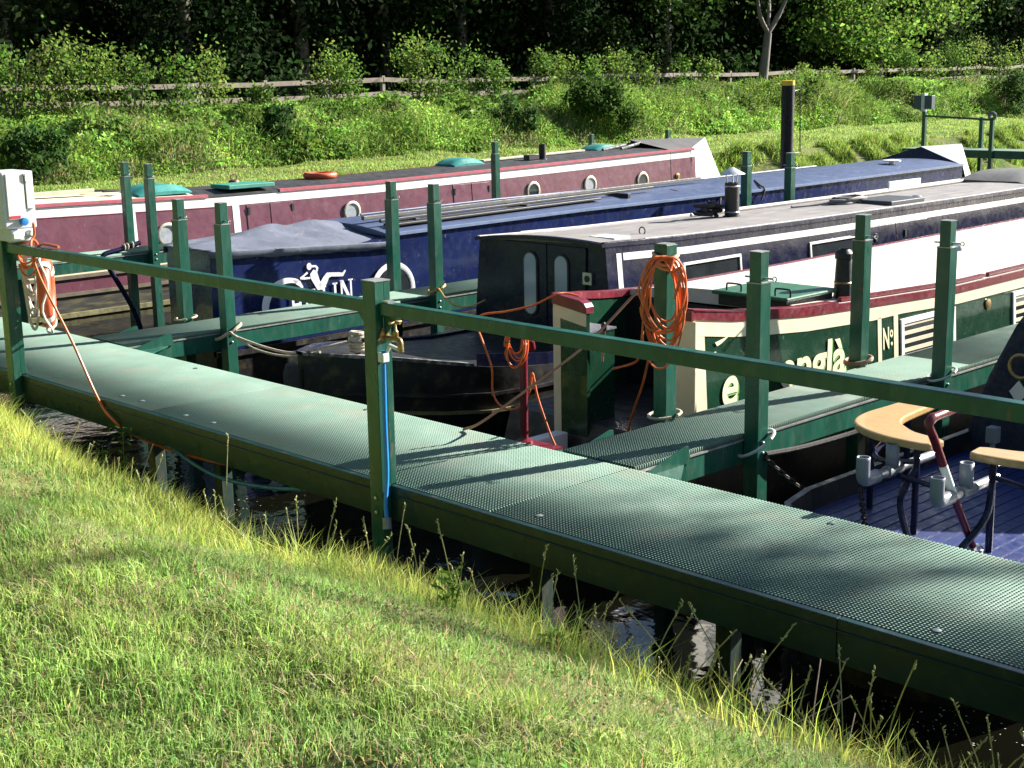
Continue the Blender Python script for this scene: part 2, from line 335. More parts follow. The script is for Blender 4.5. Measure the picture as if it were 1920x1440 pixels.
def finger(label, x0, x1, y1, tip_cut=None, gusset=True):
    t = thing('finger_pier', label, 'finger pier', ((x0 + x1) / 2, 6.5, ZD))
    ya = 6.475; yb = y1; L = (yb - ya) / max(1, round((yb - ya) / 3.6))
    for i in range(round((yb - ya) / L)): grating('grating_panel', x0, x1, ya + i * L + .004, ya + (i + 1) * L - .004, t)
    for x in (x0 + .014, x1 - .014):
        MB().box(x - .018, x + .018, ya, yb, ZD - .205, ZD - .047).build('side_beam', GREENP, t, bevel=.004)
        MB().box(x - .026, x + .026, ya, yb, ZD - .046, ZD - .034).build('beam_flange', EDGEST if x > (x0 + x1) / 2 else GREENP, t)
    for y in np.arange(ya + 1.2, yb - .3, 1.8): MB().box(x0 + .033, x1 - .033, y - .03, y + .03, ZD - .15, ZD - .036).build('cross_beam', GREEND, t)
    if gusset:
        for x, sx in ((x1 + .006, 1), (x0 - .006, -1)):
            g = MB().prism([(x, 6.475, ZD - .09), (x + sx * .34, 6.475, ZD - .09), (x, 6.95, ZD - .09)], (0, 0, .012)).build('gusset', GREENP, t)
            MB().prism([(x + sx * .005, 6.48, ZD - .078), (x + sx * .005, 7.0, ZD - .078), (x + sx * .005, 6.98, ZD + .035), (x + sx * .005, 6.95, ZD + .04)], (sx * .008, 0, 0)).build('gusset_plate', GREENP, t)
    return t
finger('green finger pier beside the blue boat with white reclining figure', -12.50, -11.90, 21.5)
finger('green finger pier between the green boat and the boat with wooden seats', -6.24, -5.62, 19.0)
finger('green finger pier alongside the long maroon boat', -18.93, -18.35, 21.5, gusset=False)

# ------------------------------------------------------------------ handrail
hr = thing('handrail', 'green handrail of square posts and one top rail along the main walkway', 'handrail', (-8.9, 5.18, ZD))
for px_ in (-11.36, -6.50, -1.55):
    MB().box(px_ - .058, px_ + .058, 5.128, 5.196, .1, 2.33).box(px_ - .0575, px_ + .0575, 5.1955, 5.244, ZD + .002, 2.3295).build('post', GREENP, hr, bevel=.004)
    MB().box(px_ - .061, px_ + .061, 5.125, 5.247, 2.331, 2.337).build('post_cap', EDGEST, hr)
    for zb in (1.02, .93): MB().lathe([(.013, 0), (.013, -.008), (.006, -.010)], (px_, 5.127, zb), 6, 'Y').build('bolt', STEEL, hr)
for a, b in ((-11.30, -6.56), (-6.44, -1.61), (-1.49, 1.2)):
    MB().box(a, b, 5.155, 5.220, 2.135, 2.212).build('rail', GREENP, hr, bevel=.006)
    for x, s in ((a, 1), (b, -1)):
        MB().prism([(x, 5.187, 2.134), (x + s * .13, 5.187, 2.134), (x, 5.187, 2.0)], (0, .006, 0)).build('bracket', GREENP, hr)
    MB().box((a + .02), (a + .07), 5.165, 5.215, 2.2125, 2.222).build('rail_clip', STEEL, hr)
# rail left of the box
MB().box(-20, -11.42, 5.155, 5.220, 2.135, 2.212).build('rail', GREENP, hr, bevel=.006)

# ------------------------------------------------------------------ mooring posts
POSTS = []
def mpost(x, y, label, ztop=2.33, w=.114, pin=True, step=True):
    t = thing('mooring_post', label, 'mooring post', (x, y, 0), 'green mooring posts')
    zs = ztop - .20 if step else ztop
    MB().box(x - w / 2, x + w / 2, y - w / 2, y + w / 2, -.9, zs).build('sleeve', GREENP, t, bevel=.004)
    if step:
        MB().box(x - w / 2 + .012, x + w / 2 - .012, y - w / 2 + .012, y + w / 2 - .012, zs + .001, ztop).build('inner_tube', GREENP, t, bevel=.004)
        MB().box(x - w / 2 - .002, x + w / 2 + .002, y - w / 2 - .002, y + w / 2 + .002, zs - .004, zs + .003).build('collar', EDGEST, t)
    MB().box(x - w / 2 + .009, x + w / 2 - .009, y - w / 2 + .009, y + w / 2 - .009, ztop + .001, ztop + .006).build('cap', EDGEST, t)
    if pin:
        MB().tube([(x - .11, y, zs + .03), (x + .11, y, zs + .03)], .007, 6).build('pin', STEEL, t)
        MB().torus((x + .125, y, zs + .03), .015, .005, 'Y', 10, 6).build('pin_ring', STEEL, t)
    for zb in (.98, 1.05): MB().lathe([(.012, 0), (.012, .008), (.005, .011)], (x + w / 2, y, zb), 6, 'X').build('bolt', STEEL, t)
    POSTS.append(t); return t
mpost(-11.83, 7.58, 'green mooring post with pale rope looped round its foot, beside the blue boat name')
mpost(-12.57, 7.56, 'green mooring post standing against the flat end of the blue boat')
mpost(-12.57, 10.3, 'green mooring post standing in front of the white ring on the blue boat')
mpost(-11.83, 10.29, 'green mooring post with thin orange cord tied at its foot, by the navy boat bow')
mpost(-12.57, 16.93, 'green mooring post seen beside the steel chimney cowl, on its finger pier far side')
mpost(-11.83, 16.95, 'green mooring post standing in front of the tall black pile')
mpost(-6.31, 7.59, 'green mooring post hung with a big coil of orange cable', pin=False, step=False)
mpost(-5.55, 7.63, 'green mooring post with dark chain at its foot, in front of the green boat name')
mpost(-6.31, 10.07, 'green mooring post beside the black chimney of the white roofed boat')
mpost(-5.55, 10.06, 'green mooring post standing in front of the first window of the green boat')
mpost(-19.0, 10.58, 'green mooring post behind the navy tiller bar, on the maroon boat side')
mpost(-18.28, 10.55, 'green mooring post with rusty streaks next to the maroon boat porthole')
mpost(-18.9, 8.78, 'green mooring post rising behind the grey electric box', pin=False)
mpost(-18.28, 17.35, 'green mooring post standing alone in front of the maroon boat cabin', pin=False)
mpost(-22.4, 24.3, 'green mooring post on the bank behind the teal cover near the bow', 2.1, pin=False)
mpost(-22.4, 27.0, 'green mooring post on the bank behind the charcoal bow cover', 2.1, pin=False)

# ------------------------------------------------------------------ boats: shared builders
def I(*pts):
    xs = [p[0] for p in pts]; ys = [p[1] for p in pts]
    return lambda t: float(np.interp(t, xs, ys))
def C(v): return v if callable(v) else (lambda t: v)
class Side:
    """near side of a boat (faces +X): position of the skin at height z and length y"""
    def __init__(s, x, zg, k, plan=None): s.x, s.zg, s.k, s.plan = x, zg, k, plan
    def X(s, y, z): return (s.plan(y) if s.plan else s.x) - s.k * (z - s.zg)
def strip(par, name, sd, ya, yb, z0, z1, m_, off=(.0, .006), n=None, sub=None, bevel=0):
    z0, z1 = C(z0), C(z1); n = n or max(1, int((yb - ya) / .6)); secs = []
    for i in range(n + 1):
        y = ya + (yb - ya) * i / n; a, b = z0(y), z1(y)
        secs.append([(sd.X(y, a) + off[0] - .01, y, a), (sd.X(y, a) + off[1], y, a), (sd.X(y, b) + off[1], y, b), (sd.X(y, b) + off[0] - .01, y, b)])
    return MB().loft(secs, closed=True, caps=True).build(name, m_, par, bevel=bevel)
def flat(par, name, sd, polys, m_, off=.008, th=.003):
    """flat painted shape(s) given as (y,z) polygons laid on a boat side"""
    mb = MB()
    for P in polys: mb.prism([(sd.X(y, z) + off, y, z) for y, z in P], (th, 0, 0))
    return mb.build(name, m_, par)
def disc(cy, cz, r, n=28, sy=1): return [(cy + r * sy * math.cos(2 * math.pi * k / n), cz + r * math.sin(2 * math.pi * k / n)) for k in range(n)]
def arc_band(cy, cz, R, r, a0, a1, n=22, ey=1):
    o = []
    for k in range(n):
        a = a0 + (a1 - a0) * k / n; b = a0 + (a1 - a0) * (k + 1) / n
        P = lambda t, q: (cy + ey * q * math.cos(t), cz + q * math.sin(t))
        ra, rb = (r(k / n), r((k + 1) / n)) if callable(r) else (r, r)
        o.append([P(a, R), P(b, R), P(b, rb), P(a, ra)])
    return o
def porthole(par, sd, y, z, R=.17, glass=GLASSL, rim=RIM, rimw=.045):
    p = MB().lathe([(R, 0), (R + .004, .018), (R - .012, .028), (R - rimw + .004, .026), (R - rimw, .012)], (sd.X(y, z) + .002, y, z), 28, 'X', cap=False).build('porthole', rim, par, smooth=True)
    MB().lathe([(R - rimw + .006, .006), (R - rimw + .006, .010)], (sd.X(y, z) + .002, y, z), 28, 'X').build('pane', glass, p)
    return p
def hullmesh(par, plan, gun, ys, m_, zb=-.45, name='hull', flare=.05):
    secs = []
    for y in ys:
        a, b = plan(y); g = gun(y); q = flare * (a - b) / 2.0
        secs.append([(a, y, g), (a, y, .28), (a - .03 - q, y, 0), (a - .06 - q, y, zb), (b + .06 + q, y, zb), (b + .03 + q, y, 0), (b, y, .28), (b, y, g)])
    return MB().loft(secs, closed=True, caps=True).build(name, m_, par, smooth=True)
def cabinmesh(par, xn, xf, zg, zt, k, ys, mside, mroof, camber=.07, over=.015, rth=.022, tilt=0):
    zt = C(zt); xn, xf = C(xn), C(xf); secs = []; rs = []
    for y in ys:
        t = zt(y); a, b = xn(y), xf(y); ta, tb = a - k * (t - zg), b + k * (t - zg)
        secs.append([(a, y, zg), (ta, y, t), (tb, y, t - tilt), (b, y, zg)])
        up = [(ta + over + (tb - ta - 2 * over) * i / 8, y, t - tilt * i / 8 + .003 + rth + camber * (1 - (i / 4 - 1) ** 2)) for i in range(9)]
        rs.append([(tb - over, y, t + .003 - tilt), (ta + over, y, t + .003)] + up)
    c = MB().loft(secs, closed=True, caps=True).build('cabin', mside, par)
    r = MB().loft(rs, closed=True, caps=True).build('roof', mroof, par, smooth=True)
    return c, r
def win(par, sd, ya, yb, za, zb, fm, gm, fw=.03, slat=False):
    """rectangular window: frame bars, glass, top hopper"""
    mb = MB()
    def bar(y0, y1, z0, z1): mb.add([(sd.X(y, z) + o, y, z) for o in (-.004, .018) for y, z in ((y0, z0), (y1, z0), (y1, z1), (y0, z1))], [(0, 1, 2, 3), (4, 5, 6, 7), (0, 1, 5, 4), (1, 2, 6, 5), (2, 3, 7, 6), (3, 0, 4, 7)])
    bar(ya, yb, za, za + fw); bar(ya, yb, zb - fw, zb); bar(ya, ya + fw, za + fw, zb - fw); bar(yb - fw, yb, za + fw, zb - fw)
    w_ = mb.build('window', fm, par)
    mb = MB(); mb.add([(sd.X(y, z) + o, y, z) for o in (-.003, .004) for y, z in ((ya + fw, za + fw), (yb - fw, za + fw), (yb - fw, zb - fw), (ya + fw, zb - fw))], [(0, 1, 2, 3), (4, 5, 6, 7), (0, 1, 5, 4), (1, 2, 6, 5), (2, 3, 7, 6), (3, 0, 4, 7)])
    mb.build('pane', gm, w_)
    if slat:
        for q in np.linspace(za + fw + .02, zb - fw - .03, 4):
            mb = MB(); mb.add([(sd.X(y, z) + o, y, z) for o in (.003, .009) for y, z in ((ya + fw, q), (yb - fw, q), (yb - fw, q + .035), (ya + fw, q + .035))], [(0, 1, 2, 3), (4, 5, 6, 7), (0, 1, 5, 4), (1, 2, 6, 5), (2, 3, 7, 6), (3, 0, 4, 7)])
            mb.build('blind_slat', mat('blind slats', (.62, .55, .40), .6, var=.1), w_)
    return w_
def textmesh(txt, size, shear=0, bold=.022):
    cu = bpy.data.curves.new('t', 'FONT'); cu.body = txt; cu.size = size; cu.offset = bold * size; cu.shear = shear; cu.resolution_u = 6
    o = bpy.data.objects.new('t', cu); COL.objects.link(o); bpy.context.view_layer.update()
    me = bpy.data.meshes.new_from_object(o.evaluated_get(bpy.context.evaluated_depsgraph_get()))
    V = [tuple(v.co) for v in me.vertices]; F = [tuple(p.vertices) for p in me.polygons]
    bpy.data.objects.remove(o); bpy.data.curves.remove(cu); bpy.data.meshes.remove(me); return V, F
def lettering(par, sd, txt, y0, z0, size, m_, off=.008, slope=0, sx=1, shear=0, name='lettering'):
    V, F = textmesh(txt, size, shear)
    mb = MB(); P = []
    for u, v, _ in V:
        y = y0 + u * sx; z = z0 + v + slope * u * sx; P.append((sd.X(y, z) + off, y, z))
    mb.add(P, F); return mb.build(name, m_, par)
def chimney(par, x, y, z, h, r0, r1, m_=BLKMETAL, bands=(), cap=True, name='chimney'):
    c = MB().lathe([(r0 + .025, 0), (r0 + .022, .012), (r0, .016), (r1, h)] + ([(r1 + .012, h + .005), (r1 + .012, h + .05), (r1 * .7, h + .085), (r1 * .68, h + .05)] if cap else [(r1 - .012, h), (r1 - .012, h - .05)]), (x, y, z), 24).build(name, m_, par, smooth=True)
    for b in bands:
        rr = r0 + (r1 - r0) * b / h; MB().lathe([(rr + .001, b - .008), (rr + .006, b), (rr + .001, b + .008)], (x, y, z), 24, cap=False).build('band', BRASS, c, smooth=True)
    return c

# ------------------------------------------------------------------ green boat with white roof
gb = thing('narrowboat', 'dark green narrowboat with cream borders, red coaming and white roof', 'boat', (-7.6, 14, 0))
gs = Side(-6.56, .8, .06)
ztN = I((8.27, 1.74), (8.8, 1.66), (9.64, 1.58), (10.8, 1.53), (12.2, 1.48), (13.5, 1.49), (18, 1.52), (24, 1.62))
def gplan(y):
    q = max(0, min(1, (y - 7.15) / .75)); h = 1.04 * math.sqrt(max(0.02, 1 - (1 - q) ** 2)) if y < 8 else 1.04
    if y > 21: h = 1.04 * max(.05, 1 - ((y - 21) / 3.4) ** 2)
    return (-7.57 + h, -7.57 - h)
hullmesh(gb, gplan, I((7.15, .38), (8.2, .40), (8.3, .70), (21, .72), (24.2, 1.0)), [7.15, 7.2, 7.3, 7.45, 7.7, 8.0, 8.2, 8.3, 9, 12, 16, 21, 22.5, 23.5, 24.2], BLACKP)
MB().prism([(gplan(y)[0] - .06, y, .402) for y in (7.25, 7.4, 7.6, 7.9, 8.25)] + [(gplan(y)[1] + .06, y, .402) for y in (8.25, 7.9, 7.6, 7.4, 7.25)], (0, 0, .03)).build('stern_deck', BLACKP, gb)  # this deck and the cockpit floor below are coloured black for shadow
MB().box(-8.45, -6.72, 8.31, 9.69, .40, .50).build('cockpit_floor', BLKMETAL, gb)
ys = [8.27, 8.5, 8.8, 9.2, 9.64, 10.2, 10.8, 11.5, 12.2, 13.5, 16, 18, 21]
# near side wall, from stern to bow
secs = []
for y in ys: t = ztN(y); secs.append([(gs.X(y, .7), y, .7), (gs.X(y, t), y, t), (gs.X(y, t) - .13, y, t), (gs.X(y, .7) - .16, y, .7)])
MB().loft(secs, closed=True, caps=True).build('near_side', BGREEN, gb)
strip(gb, 'coaming', gs, 8.255, 21, lambda y: ztN(y) - .062, lambda y: ztN(y) + .004, REDP, (.0, .012), 26)
secs = [[(gs.X(y, 1.6) + .01, y, ztN(y) + .005), (gs.X(y, 1.6) + .01, y, ztN(y) + .016), (gs.X(y, 1.6) - .12, y, ztN(y) + .016), (gs.X(y, 1.6) - .12, y, ztN(y) + .005)] for y in ys if y <= 10.3]
MB().loft(secs, closed=True, caps=True).build('coaming_cap', REDP, gb)
strip(gb, 'cream_band', gs, 8.27, 21, lambda y: ztN(y) - .185 + .02 * (y > 11), lambda y: ztN(y) - .064, CREAM, (0, .005), 26)
strip(gb, 'cream_band', gs, 8.27, 8.40, .72, lambda y: ztN(y) - .187, CREAM, (0, .005))
strip(gb, 'cream_band', gs, 11.06, 11.13, .75, lambda y: ztN(y) - .17, CREAM, (0, .005))
strip(gb, 'cream_band', gs, 10.80, 10.86, .75, lambda y: ztN(y) - .17, CREAM, (0, .005))
MB().box(-6.76, -6.57, 8.255, 8.269, .72, 1.665).build('stern_end_panel', CREAM, gb); MB().box(-6.77, -6.60, 8.245, 8.269, 1.667, 1.745).build('stern_end_cap', REDP, gb)
# lettering: initial stroke, then the visible letters with a pale green drop shade
for off, dy, dz, mm in ((.006, .018, -.02, LETG), (.010, 0, 0, LETC)):
    lettering(gb, gs, 'e', 8.56 + dy, .965 + dz, .46, mm, off, sx=.95, shear=.2)
    lettering(gb, gs, 'z', 9.0 + dy, .97 + dz, .42, mm, off, sx=.92, shear=.2)
    lettering(gb, gs, 'englà', 9.32 + dy, .985 + dz, .44, mm, off, slope=-.015, sx=1.06, shear=.1)
    lettering(gb, gs, 'N', 10.868 + dy * .5, 1.08 + dz * .5, .26, mm, off, sx=.55)
    lettering(gb, gs, 'o', 10.985 + dy * .4, 1.17 + dz * .4, .13, mm, off, sx=.75); lettering(gb, gs, '.', 10.995 + dy * .4, 1.10 + dz * .5, .18, mm, off)
flat(gb, 'lettering', gs, [[(8.52, 1.47), (8.70, 1.50), (8.60, 1.455), (8.545, 1.44)], [(8.505, 1.40), (8.53, 1.40), (8.515, 1.28), (8.505, 1.28)]], LETC, .006)
ZW = lambda y: ztN(y) - .19
win(gb, gs, 11.17, 12.12, .93, 1.30, WHITEP, GLASS, .045, slat=True); win(gb, gs, 13.25, 14.25, .93, 1.30, WHITEP, GLASS, .045, slat=True)
MB().lathe([(.05, 0), (.055, .012), (.03, .02)], (gs.X(12.7, 1.25) + .002, 12.75, 1.24), 12, 'X').build('side_lamp', BRASS, gb, smooth=True)
# far coaming, curving in towards the stern
cx = I((8.3, -8.03), (8.6, -8.22), (9.0, -8.42), (9.5, -8.53), (10, -8.57), (21, -8.57)); cz = I((8.3, 1.74), (8.8, 1.66), (9.4, 1.58), (10.2, 1.53), (12.3, 1.53), (17, 1.57), (21, 1.6))
fy = [8.32, 8.6, 8.8, 9.0, 9.25, 9.5, 10, 11, 12.3, 14, 17, 21]
MB().loft([[(cx(y) + .03, y, .7), (cx(y) + .03, y, cz(y) - .06), (cx(y) - .03, y, cz(y) - .06), (cx(y) - .06, y, .7)] for y in fy], closed=True, caps=True).build('far_side', BGREEN, gb)
MB().loft([[(cx(y) + .045, y, cz(y) - .06), (cx(y) + .045, y, cz(y)), (cx(y) - .045, y, cz(y)), (cx(y) - .045, y, cz(y) - .06)] for y in fy], closed=True, caps=True).build('coaming', REDP, gb)
# port locker pod at the stern
MB().box(-8.03, -7.70, 8.30, 8.62, .45, 1.44).build('locker', BGREEN, gb, bevel=.01); MB().box(-8.03, -7.69, 8.29, 8.63, 1.4405, 1.455).build('locker_lid', STEEL, gb)
MB().prism([(-8.05, 8.262, .42), (-7.68, 8.262, .42), (-7.68, 8.262, 1.66), (-7.70, 8.262, 1.685), (-7.75, 8.262, 1.70), (-8.05, 8.262, 1.73)], (0, .035, 0)).build('stern_board', BGREEN, gb)
MB().prism([(-8.052, 8.257, .42), (-7.97, 8.257, .42), (-7.97, 8.257, 1.55), (-8.052, 8.257, 1.65)], (0, .004, 0)).prism([(-8.05, 8.2565, 1.655), (-7.97, 8.2565, 1.545), (-7.682, 8.2565, 1.50), (-7.682, 8.2565, 1.605)], (0, .004, 0)).build('cream_border', CREAM, gb)
MB().prism([(-8.06, 8.25, 1.66), (-7.672, 8.25, 1.61), (-7.675, 8.25, 1.66), (-7.70, 8.25, 1.69), (-7.75, 8.25, 1.71), (-8.06, 8.25, 1.745)], (0, .09, 0)).build('stern_board_cap', REDP, gb)
MB().tube([(-7.66, 8.42, 1.2), (-7.64, 8.42, 1.38), (-7.62, 8.40, 1.46)], .012, 8).build('throttle_lever', STEEL, gb); MB().lathe([(.004, -.04), (.022, -.02), (.025, .02), (.006, .04)], (-7.62, 8.40, 1.49), 12).build('lever_knob', BLKMETAL, gb, smooth=True)
# cabin aft bulkhead, roof
MB().box(-8.53, -6.70, 9.70, 9.74, .715, 1.50).build('aft_bulkhead', BLKMETAL, gb)  # black panel stands in for the darkness of the cabin opening
rs = []
for y in [9.72, 10.2, 10.8, 11.5, 12.2, 13.5, 16, 18, 21]:
    a = gs.X(y, 1.5) - .03; b = cx(y) + .05; za, zb = ztN(y) - .01, cz(y) - .01
    up = [(a + (b - a) * i / 8, y, za + (zb - za) * i / 8 + .012 + .075 * (1 - (i / 4 - 1) ** 2)) for i in range(9)]
    rs.append([(b, y, zb - .04), (a, y, za - .04)] + up)
MB().loft(rs, closed=True, caps=True).build('roof', WHITER, gb, smooth=True)
for ya, yb in ((10.3, 12.78), (12.86, 16.5)):
    MB().loft([[(gs.X(y, 1.5) - .035, y, ztN(y) + .012), (gs.X(y, 1.5) - .035, y, ztN(y) + .045), (gs.X(y, 1.5) - .075, y, ztN(y) + .045), (gs.X(y, 1.5) - .075, y, ztN(y) + .012)] for y in np.linspace(ya, yb, 8)], closed=True, caps=True).build('hand_rail', REDP, gb)
# sliding hatch
hz = 1.66; q = [at(1334, 543, Z=hz), at(1477, 560, Z=hz), at(1565, 541, Z=hz), at(1435, 524, Z=hz)]
hx0, hx1 = (q[0][0] + q[3][0]) / 2, (q[1][0] + q[2][0]) / 2; hy0, hy1 = (q[0][1] + q[1][1]) / 2, (q[2][1] + q[3][1]) / 2
h = MB().box(hx0, hx1, hy0, hy1, hz - .035, hz).build('hatch', BGREEN2, gb, bevel=.012)
MB().box(hx0 + .04, hx1 - .04, hy0 + .05, hy1 - .02, hz - .13, hz - .036).build('hatch_runner', BLKMETAL, h)
for xx in (hx0 + .12, hx1 - .16): MB().tube(catmull([(xx, hy0 + .06, hz), (xx, hy0 + .06, hz + .05), (xx + .02, hy0 + .06, hz + .062), (xx + .13, hy0 + .06, hz + .062), (xx + .15, hy0 + .06, hz + .05), (xx + .15, hy0 + .06, hz)], 4), .008, 8).build('hatch_handle', BLKMETAL, h, smooth=True)
ch = at(1580, 566, Z=1.53); chimney(gb, ch[0], ch[1], 1.50, .40, .085, .065, bands=(.20,))
mr = at(1795, 464, Z=1.62); MB().lathe([(.06, 0), (.06, .02), (.045, .06), (0.01, .075)], (mr[0], mr[1], 1.585), 16).build('mushroom_vent', STEEL, gb, smooth=True)
# stern grab loop / swan neck
sx, sy = -7.66, 7.52
MB().tube(catmull([(sx, sy, .43), (sx + .005, sy, 1.0), (sx + .01, sy, 1.40), (sx + .0, sy + .02, 1.47), (sx - .03, sy + .06, 1.50), (sx - .06, sy + .14, 1.47), (sx - .07, sy + .17, 1.40)], 6), [.03] * 36 + [.028], 10).build('swan_neck', REDP, gb, smooth=True)
MB().lathe([(.07, 0), (.07, .012), (.035, .03), (.03, .05)], (sx, sy, .70), 16).box(sx - .06, sx + .32, sy - .05, sy + .10, .60, .699).build('rudder_collar', REDP, gb, smooth=True)
MB().box(-7.96, -7.84, 7.75, 8.2, .42, .62).build('stern_step', WHITEP, gb, bevel=.01)

# ------------------------------------------------------------------ navy boat with worn roof
nb = thing('narrowboat', 'navy narrowboat with white coach lines, worn brown roof and twin oval door windows', 'boat', (-10.2, 14, 0))
ns = Side(-9.22, .8, .10)
nzt = I((10.3, 1.84), (11.5, 1.80), (14, 1.78), (18, 1.78), (22, 1.80))
def nplan(y):
    h = 1.0
    if y < 9.6: h = 1.0 * (1 - ((9.6 - y) / 2.35) ** 2.3) + .02
    if y > 23: h = 1.0 - .15 * (y - 23)
    return (-10.22 + h, -10.22 - h)
ngun = I((7.25, 1.10), (7.8, 1.04), (8.6, .90), (9.5, .80), (22, .80))
hullmesh(nb, nplan, ngun, [7.27, 7.32, 7.4, 7.55, 7.75, 8.0, 8.3, 8.7, 9.1, 9.6, 11, 14, 20, 24], BLACKP, flare=.16)
nys = [7.27, 7.32, 7.4, 7.55, 7.75, 8.0, 8.3, 8.55]
for s_, nm in ((0, 'bow_capping'), (1, 'bow_capping')):
    yy = nys + ([8.8, 9.2, 9.6, 10.25] if s_ else [])
    sg = 1 if s_ == 0 else -1
    MB().loft([[(nplan(y)[s_] + sg * .02, y, ngun(y)), (nplan(y)[s_] + sg * .02, y, ngun(y) + .03), (nplan(y)[s_] - sg * .07, y, ngun(y) + .03), (nplan(y)[s_] - sg * .07, y, ngun(y))] for y in yy], closed=True, caps=True).build(nm, mat('chipped capping', (.08, .075, .08), .5, var=.2, scale=5, dirt=(.5, .47, .42, .9, .50)) if s_ == 0 else NAVY, nb)
MB().loft([[(nplan(y)[0] - .03, y, ngun(y) + .001), (nplan(y)[0] - .03, y, ngun(y) + .12), (nplan(y)[0] - .05, y, ngun(y) + .12), (nplan(y)[0] - .05, y, ngun(y) + .001)] for y in (8.62, 9.0, 9.4, 9.8, 10.28)], closed=True, caps=True).build('well_side', NAVY, nb)
for z, m__ in ((.46, mat('yellowed rubbing strake', (.20, .17, .07), .7, var=.2, scale=8)), (.62, BLACKP)):
    MB().loft([[(nplan(y)[0] + .0 - (.0), y, z + .1 * max(0, 8.6 - y)), (nplan(y)[0] + .03, y, z + .1 * max(0, 8.6 - y)), (nplan(y)[0] + .03, y, z + .03 + .1 * max(0, 8.6 - y)), (nplan(y)[0], y, z + .03 + .1 * max(0, 8.6 - y))] for y in (7.4, 7.55, 7.75, 8.0, 8.3, 8.7, 9.1, 9.6, 12, 20)], closed=True, caps=True).build('rubbing_strake', m__, nb)
c_, r_ = cabinmesh(nb, -9.22, -11.22, .801, nzt, .10, [10.3, 10.9, 11.5, 12.5, 14, 16, 18, 20, 23.5], NAVY, ROOFGREY, .04, over=-.03, rth=.01, tilt=.05)
for s_, sg in ((0, 1), (1, -1)):   # roof edge rails
    xe = lambda y: (-9.22 - .1 * (nzt(y) - .8)) if s_ == 0 else (-11.22 + .1 * (nzt(y) - .8))
    MB().loft([[(xe(y) + sg * .012, y, nzt(y) - .05 * s_ - .02), (xe(y) + sg * .012, y, nzt(y) - .05 * s_ + .035), (xe(y) - sg * .03, y, nzt(y) - .05 * s_ + .035), (xe(y) - sg * .03, y, nzt(y) - .05 * s_ - .02)] for y in np.linspace(10.27, 23.5, 14)], closed=True, caps=True).build('roof_edge', NAVY if s_ == 0 else mat('faded roof edge', (.45, .40, .40), .6, var=.15), nb, bevel=.006)
    MB().loft([[(xe(y) + sg * .0, y, nzt(y) - .05 * s_ + .0355), (xe(y) + sg * .0, y, nzt(y) - .05 * s_ + .042), (xe(y) - sg * .016, y, nzt(y) - .05 * s_ + .042), (xe(y) - sg * .016, y, nzt(y) - .05 * s_ + .0355)] for y in np.linspace(10.9, 23.5, 14)], closed=True, caps=True).build('worn_edge_strip', WHITEP, nb)
strip(nb, 'white_line', ns, 10.55, 23, lambda y: nzt(y) - .155, lambda y: nzt(y) - .085, WHITEP, (0, .004), 24)
strip(nb, 'white_line', ns, 10.45, 10.52, .85, lambda y: nzt(y) - .085, WHITEP, (0, .004))
for y in (11.45, 13.72): win(nb, ns, y, y + .98, 1.33, 1.555, WHITEP, GLASS, .026)
for a, b, zz, mm in ((14.9, 15.55, (1.05, 1.62), NAVY), (15.56, 16.3, (1.05, 1.62), NAVY)):
    d = strip(nb, 'side_hatch_door', ns, a, b, zz[0], zz[1], mm, (0, .012), bevel=.004)
    MB().box(ns.X(a, 1.5) + .008, ns.X(a, 1.5) + .03, a + .18, a + .22, 1.44, 1.53).build('handle', BLKMETAL, d)
# front bulkhead doors with oval windows
dx = [-10.72, -10.10, -9.56]
for i, (a, b) in enumerate(zip(dx[:-1], dx[1:])):
    d = MB().box(a + .006, b - .006, 10.275, 10.299, .82, 1.80).build('door', NAVY, nb, bevel=.006)
    wx0, wx1 = ((-10.43, -10.22), (-9.99, -9.78))[i]; r = (wx1 - wx0) / 2; cxx = (wx0 + wx1) / 2
    def oval(r, z0, z1, y): return [(cxx + r * math.cos(t), y, z1 - r + r * math.sin(t)) for t in np.linspace(0, math.pi, 12)] + [(cxx + r * math.cos(t), y, z0 + r + r * math.sin(t)) for t in np.linspace(math.pi, 2 * math.pi, 12)]
    wv = MB().prism(oval(r, 1.05, 1.72, 10.262), (0, .012, 0)).build('window', BLKMETAL, d)
    MB().prism(oval(r - .02, 1.07, 1.70, 10.256), (0, .005, 0)).build('pane', mat('reflective door glass', (.42, .46, .52), .1, var=.12, scale=3, spec=.8), wv)
vt = MB().box(-9.60 + .0, -9.48, 10.27, 10.298, 1.44, 1.56).build('vent_plate', STEEL, nb); MB().lathe([(.035, -.02), (.03, -.005)], (-9.54, 10.285, 1.50), 12, 'Y').build('vent_hole', BLKMETAL, vt)
MB().loft([[(x, 10.24, z), (x, 10.31, z), (x, 10.31, z - .035), (x, 10.24, z - .035)] for x, z in [(-9.31 - (1.82) * i / 8, 1.862 + .045 * (1 - (i / 4 - 1) ** 2) - .05 * i / 8) for i in range(9)]], closed=True, caps=True).build('roof_lip', NAVY, nb)
